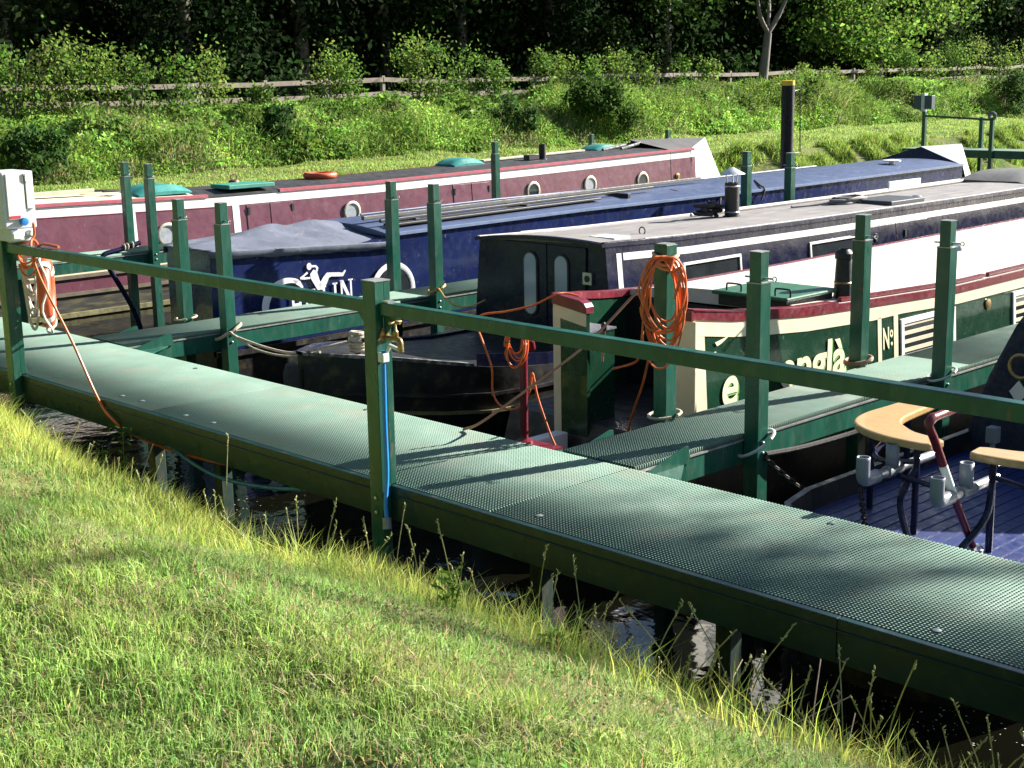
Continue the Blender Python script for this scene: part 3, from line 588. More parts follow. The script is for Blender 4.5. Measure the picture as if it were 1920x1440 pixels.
# roof furniture
def nzr(y, x): return nzt(y) + .013 + .04 * (1 - ((x + 10.22) / .93) ** 2) - .05 * (-9.3 - x) / 1.85
cw = at(1372, 403, Z=1.83)
cc = chimney(nb, cw[0], cw[1], nzr(cw[1], cw[0]) - .005, .40, .085, .085, cap=False, name='chimney')
MB().lathe([(.15, .50), (.145, .505), (.02, .575), (.0, .58)], (cw[0], cw[1], nzr(cw[1], cw[0]) - .005), 24).build('cowl', mat('bright aluminium', (.75, .75, .74), .35, metal=.6, var=.05), cc, smooth=True)
for a in (0, 2.1, 4.2): MB().tube([(cw[0] + .06 * math.cos(a), cw[1] + .06 * math.sin(a), nzr(cw[1], cw[0]) + .38), (cw[0] + .08 * math.cos(a), cw[1] + .08 * math.sin(a), nzr(cw[1], cw[0]) + .505)], .008, 6).build('cowl_leg', STEEL, cc)
for zz in (.06, .36): MB().lathe([(.087, zz - .008), (.094, zz), (.087, zz + .008)], (cw[0], cw[1], nzr(cw[1], cw[0]) - .005), 24, cap=False).build('band', STEEL, cc)
hp = at(1668, 398, X=-9.75); MB().box(hp[0] - .30, hp[0] + .25, hp[1] - .38, hp[1] + .42, nzr(hp[1], -9.75) - .01, nzr(hp[1], -9.75) + .045).build('roof_hatch', mat('dark hatch cover', (.05, .055, .065), .5), nb, bevel=.01)
hp = at(1145, 441, X=-9.7); MB().box(hp[0] - .18, hp[0] + .16, hp[1] - .12, hp[1] + .12, nzr(hp[1], -9.7) - .01, nzr(hp[1], -9.7) + .012).build('roof_plate', FOAMW, nb)
hp = at(1718, 391, X=-9.7); MB().lathe([(.08, 0), (.075, .03), (.05, .05), (.01, .055)], (hp[0], hp[1], nzr(hp[1], -9.7) - .005), 14).build('mushroom_vent', STEEL, nb, smooth=True)
ring = at(1204, 430, X=-9.75); MB().torus((ring[0], ring[1], nzr(ring[1], -9.75) + .03), .04, .007, 'Y', 14, 6).build('roof_ring', BLKMETAL, nb)
# T stud at the bow
MB().tube([(-10.0, 7.75, 1.02), (-10.0, 7.75, 1.22)], .03, 10).tube([(-10.12, 7.75, 1.20), (-9.88, 7.75, 1.20)], .022, 8).build('t_stud', BLKMETAL, nb, smooth=True)
MB().loft([[(nplan(y)[0] - .08, y, ngun(y) + .004), (nplan(y)[0] - .08, y, ngun(y) - .02), (nplan(y)[1] + .08, y, ngun(y) - .02), (nplan(y)[1] + .08, y, ngun(y) + .004)] for y in (7.35, 7.5, 7.75, 8.0, 8.3, 8.5)], closed=True, caps=True).build('foredeck', BLACKP, nb)
# round bow fender ring
MB().tube([(-10.22, 7.17, z) for z in (.55, .75, .95, 1.03)], [.05, .07, .075, .05], 12).build('bow_fender', ROPED, nb, smooth=True)

# ------------------------------------------------------------------ blue boat with white figure
bb = thing('narrowboat', 'royal blue narrowboat with white reclining figure logo and canvas covered end', 'boat', (-14, 16, 0))
bs = Side(-13.0, .8, .02)
def bplan(y): return (I((8.2, -13.06), (8.35, -13.0), (24, -13.0), (26.3, -13.7))(y), I((8.2, -13.94), (8.7, -14.4), (9.6, -14.95), (24, -15.0), (26.3, -14.2))(y))
hullmesh(bb, bplan, lambda y: .62, [8.2, 8.35, 8.7, 9.2, 9.6, 12, 16, 22, 24, 25, 26.3], BLACKP, flare=.0)
bzt = I((8.2, 1.70), (10.55, 1.585), (10.6, 1.66), (14, 1.69), (18, 1.68), (24, 1.72))
MB().loft([[(bplan(y)[0] - .02 * (bzt(y) - .8), y, .621), (bplan(y)[0] - .02 * (bzt(y) - .8), y, bzt(y)), (bplan(y)[1], y, bzt(y)), (bplan(y)[1], y, .621)] for y in (8.2, 8.35, 8.8, 9.2, 9.6, 10.0, 10.58)], closed=True, caps=True).build('end_topsides', BLUEP, bb)
MB().loft([[(bplan(y)[0] + .03, y, .56), (bplan(y)[0] + .03, y, .62), (bplan(y)[0] - .05, y, .62), (bplan(y)[0] - .05, y, .56)] for y in (8.2, 8.35, 10, 14, 22)], closed=True, caps=True).build('rubbing_strake', BLACKP, bb)
def bcab():
    secs = []; rs = []
    for y in [10.6, 11.2, 12, 14, 16, 18, 20, 22, 24.0]:
        t = bzt(y); a, b = -13.0 - .02 * (t - .8), -15.0 + .06 * (t - .8)
        secs.append([(a, y, .621), (a, y, t), (b, y, t), (b, y, .621)])
        up = [(a + .004 + (b - a) * i / 8, y, t + .02 + .085 * (1 - (i / 4 - 1) ** 2)) for i in range(9)]
        rs.append([(b - .01, y, t + .002), (a + .012, y, t + .002)] + up)
    MB().loft(secs, closed=True, caps=True).build('cabin', BLUEP, bb); MB().loft(rs, closed=True, caps=True).build('roof', BLUER, bb, smooth=True)
bcab()
# canvas cover with ridge and hem
rows = []
RG = I((8.17, 1.71), (8.5, 1.73), (9.0, 1.745), (9.35, 1.80), (9.5, 1.815), (9.8, 1.785), (10.05, 1.80), (10.25, 1.82), (10.5, 1.77), (10.72, 1.73))
for y in np.linspace(8.17, 10.72, 34):
    a, b = bplan(y)[0] + .012, bplan(y)[1] - .012; e = min(bzt(min(y, 10.54)), 1.72); ridge = RG(y); r = []
    wob = .008 * math.sin(11 * y) + .005 * math.sin(23 * y + 1)
    r.append((a + .008 + wob * .6, y, e - .075 + wob)); r.append((a + .004, y, e + .005))
    for t in np.linspace(.06, .94, 19):
        s_ = 1 - abs(t - .5) / .5; sag = -.03 * math.sin(math.pi * 2 * abs(t - .5)) * (1 if y > 8.6 else .3)
        fold = .022 * (float(vnoise(np.array([y * 1.0 + t * 2.2]), np.array([t * 2.0 - y * .3]), 2.6, 61)[0]) - .5) + .012 * math.sin(14 * y + 22 * t) * math.sin(math.pi * t) * (.3 + .7 * abs(math.sin(3 * y)))
        r.append((a + (b - a) * t, y, e + .012 + (ridge - e) * s_ ** .9 + sag + fold))
    r.append((b, y, e + .005)); r.append((b - .004, y, e - .07)); rows.append(r)
cv = MB().loft(rows).build('canvas_cover', TARPG, bb, smooth=True)
md = cv.modifiers.new('s', 'SOLIDIFY'); md.thickness = .006
hem = strip(bb, 'canvas_hem', bs, 9.0, 10.72, lambda y: bzt(min(y, 10.54)) - .07, lambda y: bzt(min(y, 10.54)) + .012, mat('shiny canvas hem', (.30, .32, .36), .32, var=.15, scale=7, bump=.3, bscale=18), (.012, .020), 10)
for y in (8.7, 9.2, 9.6, 10.0, 10.4): MB().lathe([(.014, 0), (.016, .006), (.006, .008)], (bs.X(y, 1.6) + .021, y, bzt(y) - .035), 10, 'X').build('eyelet', STEEL, hem)
# logo: big C, HILLIN, reclining figure, all flat paint
LZ = []
LZ += arc_band(9.12, 1.03, .30, lambda t: .21 + .09 * abs(t - .45) * 1.0, math.radians(62), math.radians(268), 26, ey=1.15)
LZ += [[(9.20, 1.30), (9.30, 1.28), (9.34, 1.21), (9.33, 1.14), (9.315, 1.14), (9.30, 1.21), (9.24, 1.25)]]
def glyph(ch, y, z, w, h, s):
    R = lambda a, b, c, d: [(y + a * w, z + b * h), (y + c * w, z + b * h), (y + c * w, z + d * h), (y + a * w, z + d * h)]
    if ch == 'H': return [R(.1, 0, .3, 1), R(.7, 0, .9, 1), R(.3, .42, .7, .56), R(0, 0, .4, .07), R(.6, 0, 1, .07), R(0, .93, .4, 1), R(.6, .93, 1, 1)]
    if ch == 'I': return [R(.3, 0, .7, 1), R(.05, 0, .95, .07), R(.05, .93, .95, 1)]
    if ch == 'L': return [R(.12, 0, .35, 1), R(0, .93, .48, 1), R(.0, 0, 1, .09), [(y + .9 * w, z), (y + w, z), (y + w, z + .28 * h), (y + .94 * w, z + .28 * h)]]
    if ch == 'N': return [R(.1, 0, .22, 1), R(.78, 0, .9, 1), [(y + .05 * w, z + h), (y + .3 * w, z + h), (y + .92 * w, z), (y + .72 * w, z)], R(0, 0, .34, .06), R(.66, .94, 1, 1)]
yy = 9.16
for k_, (ch_, wd) in enumerate((('H', .16), ('I', .075), ('L', .13), ('L', .13), ('I', .075), ('N', .20))):
    LZ += [[(a, b + .0006 * q_) for a, b in P] for q_, P in enumerate(glyph(ch_, yy, .905 + .01 * k_, wd, .225 + .008 * k_, 0))]; yy += wd + .022
flat(bb, 'logo_lettering', bs, LZ, LETW, .006, .002)
FG = [disc(9.435, 1.425, .04, 18, .85),
      [(9.47, 1.435), (9.53, 1.43), (9.56, 1.40), (9.54, 1.345), (9.515, 1.35), (9.53, 1.395), (9.515, 1.41), (9.47, 1.41)],
      [(9.40, 1.37), (9.345, 1.335), (9.30, 1.315), (9.305, 1.295), (9.36, 1.285), (9.44, 1.285), (9.445, 1.305), (9.37, 1.31), (9.355, 1.318), (9.415, 1.35)],
      [(9.44, 1.335), (9.49, 1.385), (9.535, 1.36), (9.55, 1.31), (9.57, 1.25), (9.60, 1.20), (9.57, 1.145), (9.53, 1.15), (9.50, 1.20), (9.455, 1.275)],
      [(9.56, 1.21), (9.62, 1.285), (9.675, 1.33), (9.73, 1.325), (9.84, 1.315), (9.895, 1.305), (9.93, 1.335), (9.945, 1.325), (9.90, 1.265), (9.83, 1.27), (9.73, 1.28), (9.70, 1.27), (9.66, 1.20), (9.60, 1.14), (9.565, 1.155)]]
flat(bb, 'figure_logo', bs, FG, LETW, .0095, .002)
rw = MB().lathe([(.33, 0), (.335, .012), (.29, .016), (.265, .008)], (bs.X(10.63, 1) + .002, 10.63, 1.02), 36, 'X', cap=False).build('round_window', LETW, bb, smooth=True)
MB().lathe([(.268, .002), (.268, .006)], (bs.X(10.63, 1) + .002, 10.63, 1.02), 36, 'X').build('pane', GLASS, rw)
MB().loft([[(-12.985, y, bzt(y) - .004), (-12.985, y, bzt(y) + .028), (-13.02, y, bzt(y) + .032), (-13.02, y, bzt(y) - .004)] for y in (10.75, 12, 14, 16, 18, 20, 24)], closed=True, caps=True).build('roof_edge', mat('light blue edge', (.16, .21, .34), .4), bb)
# cratch at the far end
A = dict(n0=(-13.03, 24.02, 1.72), f0=(-14.97, 24.02, 1.72), m0=(-14.0, 24.02, 1.82), r1=(-14.02, 24.25, 2.02), r2=(-13.58, 24.95, 2.05), g0=(-13.02, 24.25, 1.25), g2=(-13.34, 25.2, 1.05), f2=(-14.5, 25.0, 1.2))
MB().add([A['n0'], A['r1'], A['f0'], A['m0']], [(0, 1, 3), (3, 1, 2)]).build('cratch_end', TARPN, bb)
mb = MB(); mb.add([A['n0'], A['r1'], A['r2'], A['g2'], A['g0']], [(0, 1, 2), (0, 2, 3, 4)]); mb.build('cratch_cover', TARPW, bb).modifiers.new('s', 'SOLIDIFY').thickness = .008
mb = MB(); mb.add([A['r1'], A['f0'], A['f2'], A['r2'], A['g2']], [(0, 1, 2, 3), (3, 2, 4)]); mb.build('cratch_cover', TARPN, bb).modifiers.new('s', 'SOLIDIFY').thickness = .008
mr = at(1672, 306, Z=1.82); MB().lathe([(.05, 0), (.05, .08), (.16, .085), (.16, .105), (.02, .12)], (mr[0], mr[1], 1.77), 18).build('mushroom_vent', WHITEP, bb, smooth=True)
MB().tube([(-14.8, y, bzt(y) + .06) for y in (11.6, 14, 18, 22)], .016, 8).build('hand_rail', BLUER, bb, smooth=True)

# ------------------------------------------------------------------ maroon boat
mb_ = thing('narrowboat', 'long maroon narrowboat with white top band, brass portholes and black roof', 'boat', (-21, 16, 0))
ms = Side(-19.98, .78, .07)
mzt = I((6, 1.72), (9.6, 1.69), (12.7, 1.62), (16, 1.62), (20, 1.68), (25, 1.78))
def mplan(y): h = 1.04 if y < 25 else 1.04 * max(.06, 1 - ((y - 25) / 3.2) ** 1.8); return (-20.92 + h, -20.92 - h)
hullmesh(mb_, mplan, lambda y: .40, [5.5, 9, 12, 16, 20, 25, 26, 27, 28], mat('algae stained hull', (.035, .035, .036), .6, var=.3, scale=3, dirt=(.17, .15, .05, .8, .46), aniso=(1, .35, 2.5)), flare=0)
def mband(name, z0, z1, m__, o0, ya=5.5, yb=25): return MB().loft([[(mplan(y)[0] + o0, y, z0), (mplan(y)[0] + o0, y, z1), (mplan(y)[0] - .12, y, z1), (mplan(y)[0] - .12, y, z0)] for y in np.linspace(ya, yb, 9)], closed=True, caps=True).build(name, m__, mb_)
mband('hull_band', .401, .60, MAROON, .002); mband('gunwale_band', .655, .78, CREAM, .004)
mband('rubbing_strake', .602, .653, mat('muddy strake', (.16, .13, .09), .7, var=.2), .03); mband('rubbing_strake', .345, .398, MATS['muddy strake'], .028); mband('rubbing_strake', .02, .09, mat('weedy strake', (.22, .20, .09), .8, var=.3, scale=9), .03)
cabinmesh(mb_, -19.98, -21.86, .781, mzt, .07, [5.5, 8, 9.6, 11, 12.7, 14, 16, 18, 20, 22, 24, 25.1], MAROON, ROOFBLK, .07)
strip(mb_, 'white_band', ms, 5.5, 25.08, lambda y: mzt(y) - .155, lambda y: mzt(y) - .005, WHITEP, (0, .004), 24)
strip(mb_, 'red_line', ms, 5.5, 12.7, lambda y: mzt(y) - .172, lambda y: mzt(y) - .156, REDP, (0, .004), 12)
MB().loft([[(-20.015, y, mzt(y) + .0), (-20.015, y, mzt(y) + .045), (-20.09, y, mzt(y) + .05), (-20.09, y, mzt(y) + .0)] for y in (14.0, 16, 18, 20, 22, 24, 25)], closed=True, caps=True).build('roof_hand_rail', mat('faded red paint', (.42, .10, .13), .5, var=.1), mb_)
MB().loft([[(-20.015, y, mzt(y) + .0), (-20.015, y, mzt(y) + .045), (-20.09, y, mzt(y) + .05), (-20.09, y, mzt(y) + .0)] for y in (5.5, 8, 10, 11.4, 12.6)], closed=True, caps=True).build('roof_hand_rail', MATS['faded red paint'], mb_)
strip(mb_, 'red_line', Side(-21.80, .78, -.07), 13, 24, lambda y: mzt(y) + .03, lambda y: mzt(y) + .05, REDP, (0, .004), 10)
for y in (11.15, 13.05): strip(mb_, 'white_bar', ms, y, y + .13, .785, lambda q: mzt(q) - .156, WHITEP, (0, .0045))
# cream stern roof section
MB().loft([[(-20.03 - 1.78 * i / 8, y, mzt(y) + .032 + .074 * (1 - (i / 4 - 1) ** 2)) for i in range(9)] for y in (5.5, 8, 10, 11.5, 12.4)]).build('cream_roof', CREAM, mb_, smooth=True)
for y, z, g in ((11.80, 1.10, GLASSL), (15.49, 1.17, GLASSL), (20.0, 1.22, GLASS), (21.65, 1.23, GLASSL), (23.29, 1.21, GLASS)): porthole(mb_, ms, y, z, .185, g)
for a in (13.32, 17.9):
    for k in range(2):
        d = strip(mb_, 'side_hatch_door', ms, a + k * .47, a + k * .47 + .45, .86, mzt(a) - .17, MAROON, (0, .010), 1, bevel=.004)
        MB().box(ms.X(a, 1.35) + .008, ms.X(a, 1.35) + .022, a + (.02 if k == 0 else .9), a + (.06 if k == 0 else .94), 1.29, 1.41).build('hinge', BLKMETAL, d)
for y in (24.25,): strip(mb_, 'panel_seam', ms, y, y + .015, .785, lambda q: mzt(q) - .005, BLKMETAL, (0, .005), 1)
MB().lathe([(.06, 0), (.07, .02), (.03, .03), (.03, .05)], (ms.X(24.4, 1.2) + .002, 24.45, 1.24), 12, 'X').build('headlamp', BRASS, mb_, smooth=True)
def cover(cx_, cy_, z, lx, ly, h, m__, name='hatch_cover'):
    mbb = MB(); secs = []
    for t in np.linspace(0, 1, 7):
        s_ = math.sin(math.pi * min(1, max(0, t))) ** .45 if 0 < t < 1 else .25
        y = cy_ - ly / 2 + ly * t
        secs.append([(cx_ + lx * (u - .5), y, z + h * s_ * (.35 if u in (0, 1) else 1) * (1 + .06 * math.sin(9 * u + 7 * t))) for u in (0, .12, .3, .5, .7, .88, 1)])
    secs = [[(p[0], p[1], z) for p in secs[0]]] + secs + [[(p[0], p[1], z) for p in secs[-1]]]
    secs = [[(s_[0][0], s_[0][1], z)] + s_ + [(s_[-1][0], s_[-1][1], z)] for s_ in secs]
    return mbb.loft(secs, closed=True, caps=True).build(name, m__, mb_, smooth=True)
def rz(y, x=-20.9): return mzt(y) + .03 + .07 * (1 - ((x + 20.92) / .9) ** 2)
for px_, py_, lx, ly, h in ((290, 362, .7, .95, .16), (862, 307, .6, .8, .14), (1126, 285, .55, .75, .12)):
    p = at(px_, py_, Z=1.78); x_ = max(-21.3, min(-20.5, p[0])); p = at(px_, py_, X=x_); cover(x_, p[1], rz(p[1], x_) - .01, lx, ly, h, TEAL)
p = at(458, 362, X=-20.25); MB().box(-20.6, -20.05, p[1] - .42, p[1] + .48, rz(p[1]) + .0, rz(p[1]) + .07).build('side_hatch_lid', mat('flat teal board', (.05, .26, .20), .5, var=.1), mb_, bevel=.01)
p = at(1017, 296, X=-20.6); chimney(mb_, -20.6, p[1], rz(p[1], -20.6) - .01, .30, .075, .075, cap=False); MB().box(-20.72, -20.55, p[1] - .42, p[1] - .14, rz(p[1], -20.6), rz(p[1], -20.6) + .09).build('chimney_step', BLKMETAL, mb_)
p = at(438, 335, X=-21.2); MB().lathe([(.09, 0), (.1, .03), (.08, .07), (.02, .09)], (-21.2, p[1], rz(p[1], -21.2) - .01), 16).tube(catmull([(-21.2, p[1] - .05, 1.76), (-21.2, p[1] - .05, 1.86), (-21.2, p[1] + .05, 1.86), (-21.2, p[1] + .05, 1.76)], 4), .01, 6).build('mushroom_vent', mat('dull red metal', (.12, .03, .03), .5), mb_, smooth=True)
# bow tent
A = dict(n0=(-20.05, 24.95, 1.80), f0=(-21.8, 25.05, 1.80), r1=(-21.0, 24.0, 2.02), r2=(-20.45, 25.95, 2.0), g1=(-20.0, 24.95, .85), g2=(-20.3, 26.5, .85), g3=(-21.4, 26.75, .85), f1=(-21.85, 25.2, .85))
o = MB().add([A['n0'], A['r1'], A['r2'], A['f0'], (-20.05, 24.3, 1.80)], [(4, 0, 1), (0, 2, 1), (1, 2, 3)]).build('bow_cover_top', TARPD, mb_)
secs = []
for t in np.linspace(0, 1, 9):
    top = Vector(A['n0']).lerp(Vector(A['r2']), t); bot = Vector(A['g1']).lerp(Vector(A['g2']), t); secs.append([top.lerp(bot, u) + Vector((.11 * math.sin(7 * t + 5 * u) * math.sin(math.pi * u) * math.sin(math.pi * t), 0, 0)) for u in np.linspace(0, 1, 8)])
MB().loft(secs).build('bow_cover_side', TARPW, mb_, smooth=True).modifiers.new('s', 'SOLIDIFY').thickness = .008
MB().add([A['r2'], A['g2'], A['g3'], A['f0'], A['f1']], [(0, 1, 2), (0, 2, 4, 3)]).build('bow_cover_front', TARPD, mb_)
MB().tube(catmull([at(1130, 281, X=-20.9), at(1180, 270, X=-21.0), at(1200, 268, X=-20.8), at(1165, 279, X=-20.7)], 5), .035, 8).build('roof_bundle', TARPD, mb_, smooth=True)

# ------------------------------------------------------------------ boat with wooden seats
rb = thing('narrowboat', 'blue decked boat stern with curved varnished seats and grey pipe sockets', 'boat', (-4.15, 9, 0))
RC = -4.12
def rplan(y): q = max(0, min(1, (y - 6.75) / .9)); h = 1.04 * math.sqrt(max(.03, 1 - (1 - q) ** 2)); return (RC + h, RC - h)
hullmesh(rb, rplan, lambda y: .62, [6.75, 6.8, 6.9, 7.05, 7.3, 7.65, 8.5, 10, 14, 20], BLACKP)
MB().prism([(rplan(y)[0] - .03, y, .625) for y in (6.8, 6.9, 7.05, 7.3, 7.65, 9.9)] + [(rplan(y)[1] + .03, y, .625) for y in (9.9, 7.65, 7.3, 7.05, 6.9, 6.8)], (0, 0, .03)).build('stern_deck', DECKB, rb)
mb = MB()
for x in np.arange(RC - .95, RC + .96, .1): mb.box(x - .006, x + .006, 7.5, 9.85, .6555, .661)
mb.build('deck_ribs', mat('blue deck rib', (.008, .023, .13), .5), rb, kind='stuff')
MB().box(RC + .25, RC + .75, 7.0, 7.5, .657, .69).build('lit_deck_patch', mat('sunlit blue patch', (.16, .26, .55), .4, var=.1), rb, bevel=.006)  # paler blue slab painted as the sunlit patch of the deck
secs = [[(rplan(y)[1] + .0, y, .62), (rplan(y)[1] + .0, y, .80), (rplan(y)[1] + .05, y, .80), (rplan(y)[1] + .05, y, .62)] for y in (6.85, 7.05, 7.3, 7.65, 8.2, 9.0, 9.9)]
MB().loft(secs, closed=True, caps=True).build('bulwark', BLACKP, rb)
# canvas hood
secs = []
for y, zt_, ins in ((9.75, .9, .0), (9.9, 1.26, .02), (10.15, 1.42, .04), (10.6, 1.50, .05), (12, 1.54, .05), (16, 1.56, .05)):
    a, b = RC + 1.02 - ins, RC - 1.02 + ins
    secs.append([(b, y, .64), (b, y, .64 + (zt_ - .64) * .6), (b + .05, y, zt_ - .06), (b + .25, y, zt_ + .36 * (y > 9.8)), (RC, y, zt_ + .75 * (y > 9.8)), (a - .25, y, zt_ + .36 * (y > 9.8)), (a - .05, y, zt_ - .06), (a, y, .64 + (zt_ - .64) * .6), (a, y, .64)])
MB().loft(secs, closed=True, caps=True).build('canvas_hood', TARPN, rb, smooth=True)
p = at(1913, 685, X=RC - 1.0); MB().torus((p[0] + .5, p[1] + .0, p[2]), .001, .0005, 'Y', 6, 4) 
def seat(sgn, name='seat'):
    # corner seat: arm along the side, round the corner, arm along the stern
    ctr = [(-.76, 8.62), (-.75, 8.32), (-.735, 8.08), (-.67, 7.90), (-.55, 7.79), (-.38, 7.71), (-.17, 7.68)]
    wd = [.10, .115, .135, .15, .14, .115, .095]
    P = catmull([(sgn * -x + RC, y, 0) if False else (RC + sgn * x, y, 0) for x, y in ctr], 6); n = len(P)
    W = np.interp(np.linspace(0, 1, n), np.linspace(0, 1, 7), wd); L_, R_ = [], []
    for i in range(n):
        d = (P[min(i + 1, n - 1)] - P[max(i - 1, 0)]).normalized(); nrm = Vector((d.y, -d.x, 0))
        L_.append(P[i] + nrm * W[i]); R_.append(P[i] - nrm * W[i])
    def endcap(i, a): 
        d = (P[i] - P[i + (1 if i == 0 else -1)]).normalized(); return [P[i] + d * .05 + (a - P[i]) * .75]
    out = endcap(0, R_[0])[::1] + endcap(0, L_[0]); poly = [R_[0]] + out + L_ + endcap(n - 1, L_[-1]) + endcap(n - 1, R_[-1]) + R_[::-1][:-1]
    m2 = MB(); m2.prism([(p.x, p.y, 1.215) for p in poly], (0, 0, .05)); s_ = m2.build(name, WOOD, rb, bevel=.012)
    for x, y in ((-.80, 8.5), (-.74, 7.95), (-.25, 7.67)):
        MB().tube([(RC + sgn * x, y, .655), (RC + sgn * x, y, 1.214)], .022, 10).build('seat_leg', NAVY, rb, smooth=True)
    MB().tube(catmull([(RC + sgn * -.25, 7.67, 1.12), (RC + sgn * -.55, 7.78, 1.05), (RC + sgn * -.72, 7.98, 1.05), (RC + sgn * -.80, 8.5, 1.12)], 6), .018, 8).build('rail_tube', NAVY, rb, smooth=True)
    MB().tube(catmull([(RC + sgn * -.25, 7.67, 1.08), (RC + sgn * -.28, 7.55, .9), (RC + sgn * -.15, 7.45, .66)], 5), .022, 8).build('seat_strut', NAVY, rb, smooth=True)
    return s_
seat(1); seat(-1)
def socket(x0, y0, z0, L=.62):
    pr = .042
    e = MB().tube(catmull([(x0, y0, z0 + .15), (x0, y0, z0 + .05), (x0, y0 + .015, z0 + .012), (x0, y0 + .05, z0), (x0, y0 + .16, z0)], 5), [pr] * 21, 14, cap=False).build('pipe_elbow', PIPE, rb, smooth=True); e.modifiers.new('s', 'SOLIDIFY').thickness = .007
    for q in (e,):
        MB().tube([(x0, y0 + .13, z0), (x0, y0 + L, z0)], .030, 12).build('pipe', STEEL, q, smooth=True)
        t = MB().tube([(x0 - .0, y0 + .33, z0 + .17), (x0 - .0, y0 + .33, z0 + .02)], pr, 14, cap=False).build('pipe_socket', PIPE, q, smooth=True); t.modifiers.new('s', 'SOLIDIFY').thickness = .007
        MB().tube([(x0, y0 + .26, z0), (x0, y0 + .42, z0)], .0385, 12).build('pipe_sleeve', PIPE, q, smooth=True)
    return e
p = at(1618, 890, Z=1.10); socket(p[0], p[1], 1.06, .85); p = at(1757, 930, Z=1.10); socket(p[0], p[1], 1.06, .7)
MB().tube([(-4.45, 7.60, 1.03), (-4.0, 7.50, 1.03)], .018, 8).build('rail_tube', NAVY, rb, smooth=True)
# tiller
base = at(1828, 1035, Z=.66)
P3 = [base, at(1788, 930, X=base[0] - .03), at(1768, 872, X=base[0] - .05), at(1742, 795, X=base[0] - .09)]
kn = Vector(P3[3])
MB().tube([P3[0], P3[1]], [.022, .025], 10).build('tiller_lower', REDP, rb, smooth=True); MB().tube([P3[1], P3[2]], .026, 10).build('tiller_band', WHITEP, rb, smooth=True)
MB().tube(catmull([P3[2], Vector(P3[2]).lerp(kn, .6), kn + Vector((0, 0, -.01)), kn + Vector((0, .03, .025)), kn + Vector((0, .10, .03)), kn + Vector((.0, .36, .04))], 5), [.026] * 12 + [.030] * 6 + [.026] * 8, 10).build('tiller_upper', REDP, rb, smooth=True)
MB().lathe([(.05, 0), (.05, .03), (.03, .05)], (base[0], base[1], .656), 14).build('rudder_collar', STEEL, rb, smooth=True)
p = at(1862, 815, Y=9.35); MB().box(p[0] - .04, p[0] + .04, p[1] - .04, p[1] + .04, p[2] - .06, p[2] + .06).tube([(p[0], p[1], .66), (p[0], p[1], p[2] - .06)], .02, 8).build('grey_socket', PIPE, rb, bevel=.008)
# brass ring and pale diamond patch on the hood
d_ = Vector(ray(1916, 688)); hit = at(1914, 688, Y=9.73); MB().torus(hit, .085, .016, 'Y', 24, 8).build('hood_ring', BRASS, rb, smooth=True)
hit = at(1909, 736, Y=9.73); MB().prism([(hit[0], hit[1], hit[2] + .09), (hit[0] + .07, hit[1], hit[2]), (hit[0], hit[1], hit[2] - .09), (hit[0] - .07, hit[1], hit[2])], (0, .006, 0)).build('diamond_patch', FOAMW, rb)
# blue boat swan-neck tiller
TX = -14.05
MB().tube(catmull([at(272, 640, X=TX), at(250, 580, X=TX), at(215, 520, X=TX), at(197, 490, X=TX), at(193, 481, X=TX), at(200, 475, X=TX), at(225, 468, X=TX), at(262, 455, X=TX)], 6), .028, 10).build('tiller', NAVY, bb, smooth=True)
for px_, py_ in ((232, 464), (238, 462), (247, 459)):
    p = at(px_, py_, X=TX); MB().torus(p, .033, .009, 'Y', 14, 6).build('tiller_lashing', ROPE, bb)
# ------------------------------------------------------------------ electric box, lifebuoy, tap, hoses
eb = thing('electric_box', 'grey electric supply box with blue cap on the walkway end post', 'electric box', (-11.1800, 5.3, 2.28))
MB().box(-11.4000, -11.0500, 5.06, 5.33, 2.34, 2.80).build('box_body', BOXGREY, eb, bevel=.012); MB().box(-11.2800, -11.0450, 5.10, 5.29, 2.2385, 2.3385).build('box_base', BOXGREY, eb, bevel=.008)
MB().box(-11.0495, -11.0350, 5.09, 5.24, 2.42, 2.785).build('box_door', FOAMW, eb, bevel=.004); MB().box(-11.0345, -11.0320, 5.10, 5.19, 2.43, 2.45).build('red_label', REDLAB, eb)
MB().box(-11.0495, -11.0300, 5.25, 5.315, 2.50, 2.78).build('door_hinge', FOAMW, eb, bevel=.004); MB().tube([(-11.0300, 5.235, 2.78), (-11.0300, 5.235, 2.73), (-11.0300, 5.26, 2.71)], .004, 6).build('latch', BLKMETAL, eb)
MB().lathe([(.032, 0), (.034, .03), (.028, .045), (.005, .048)], (-11.0450, 5.21, 2.40), 16, 'X').build('blue_cap', BLUEH, eb, smooth=True)
MB().box(-11.0490, -11.0100, 5.10, 5.20, 2.25, 2.315).build('socket_cover', FOAMW, eb, bevel=.008); MB().lathe([(.03, 0), (.03, .03), (.02, .05)], (-11.0450, 5.26, 2.30), 12, 'X').build('plug', FOAMW, eb, smooth=True)

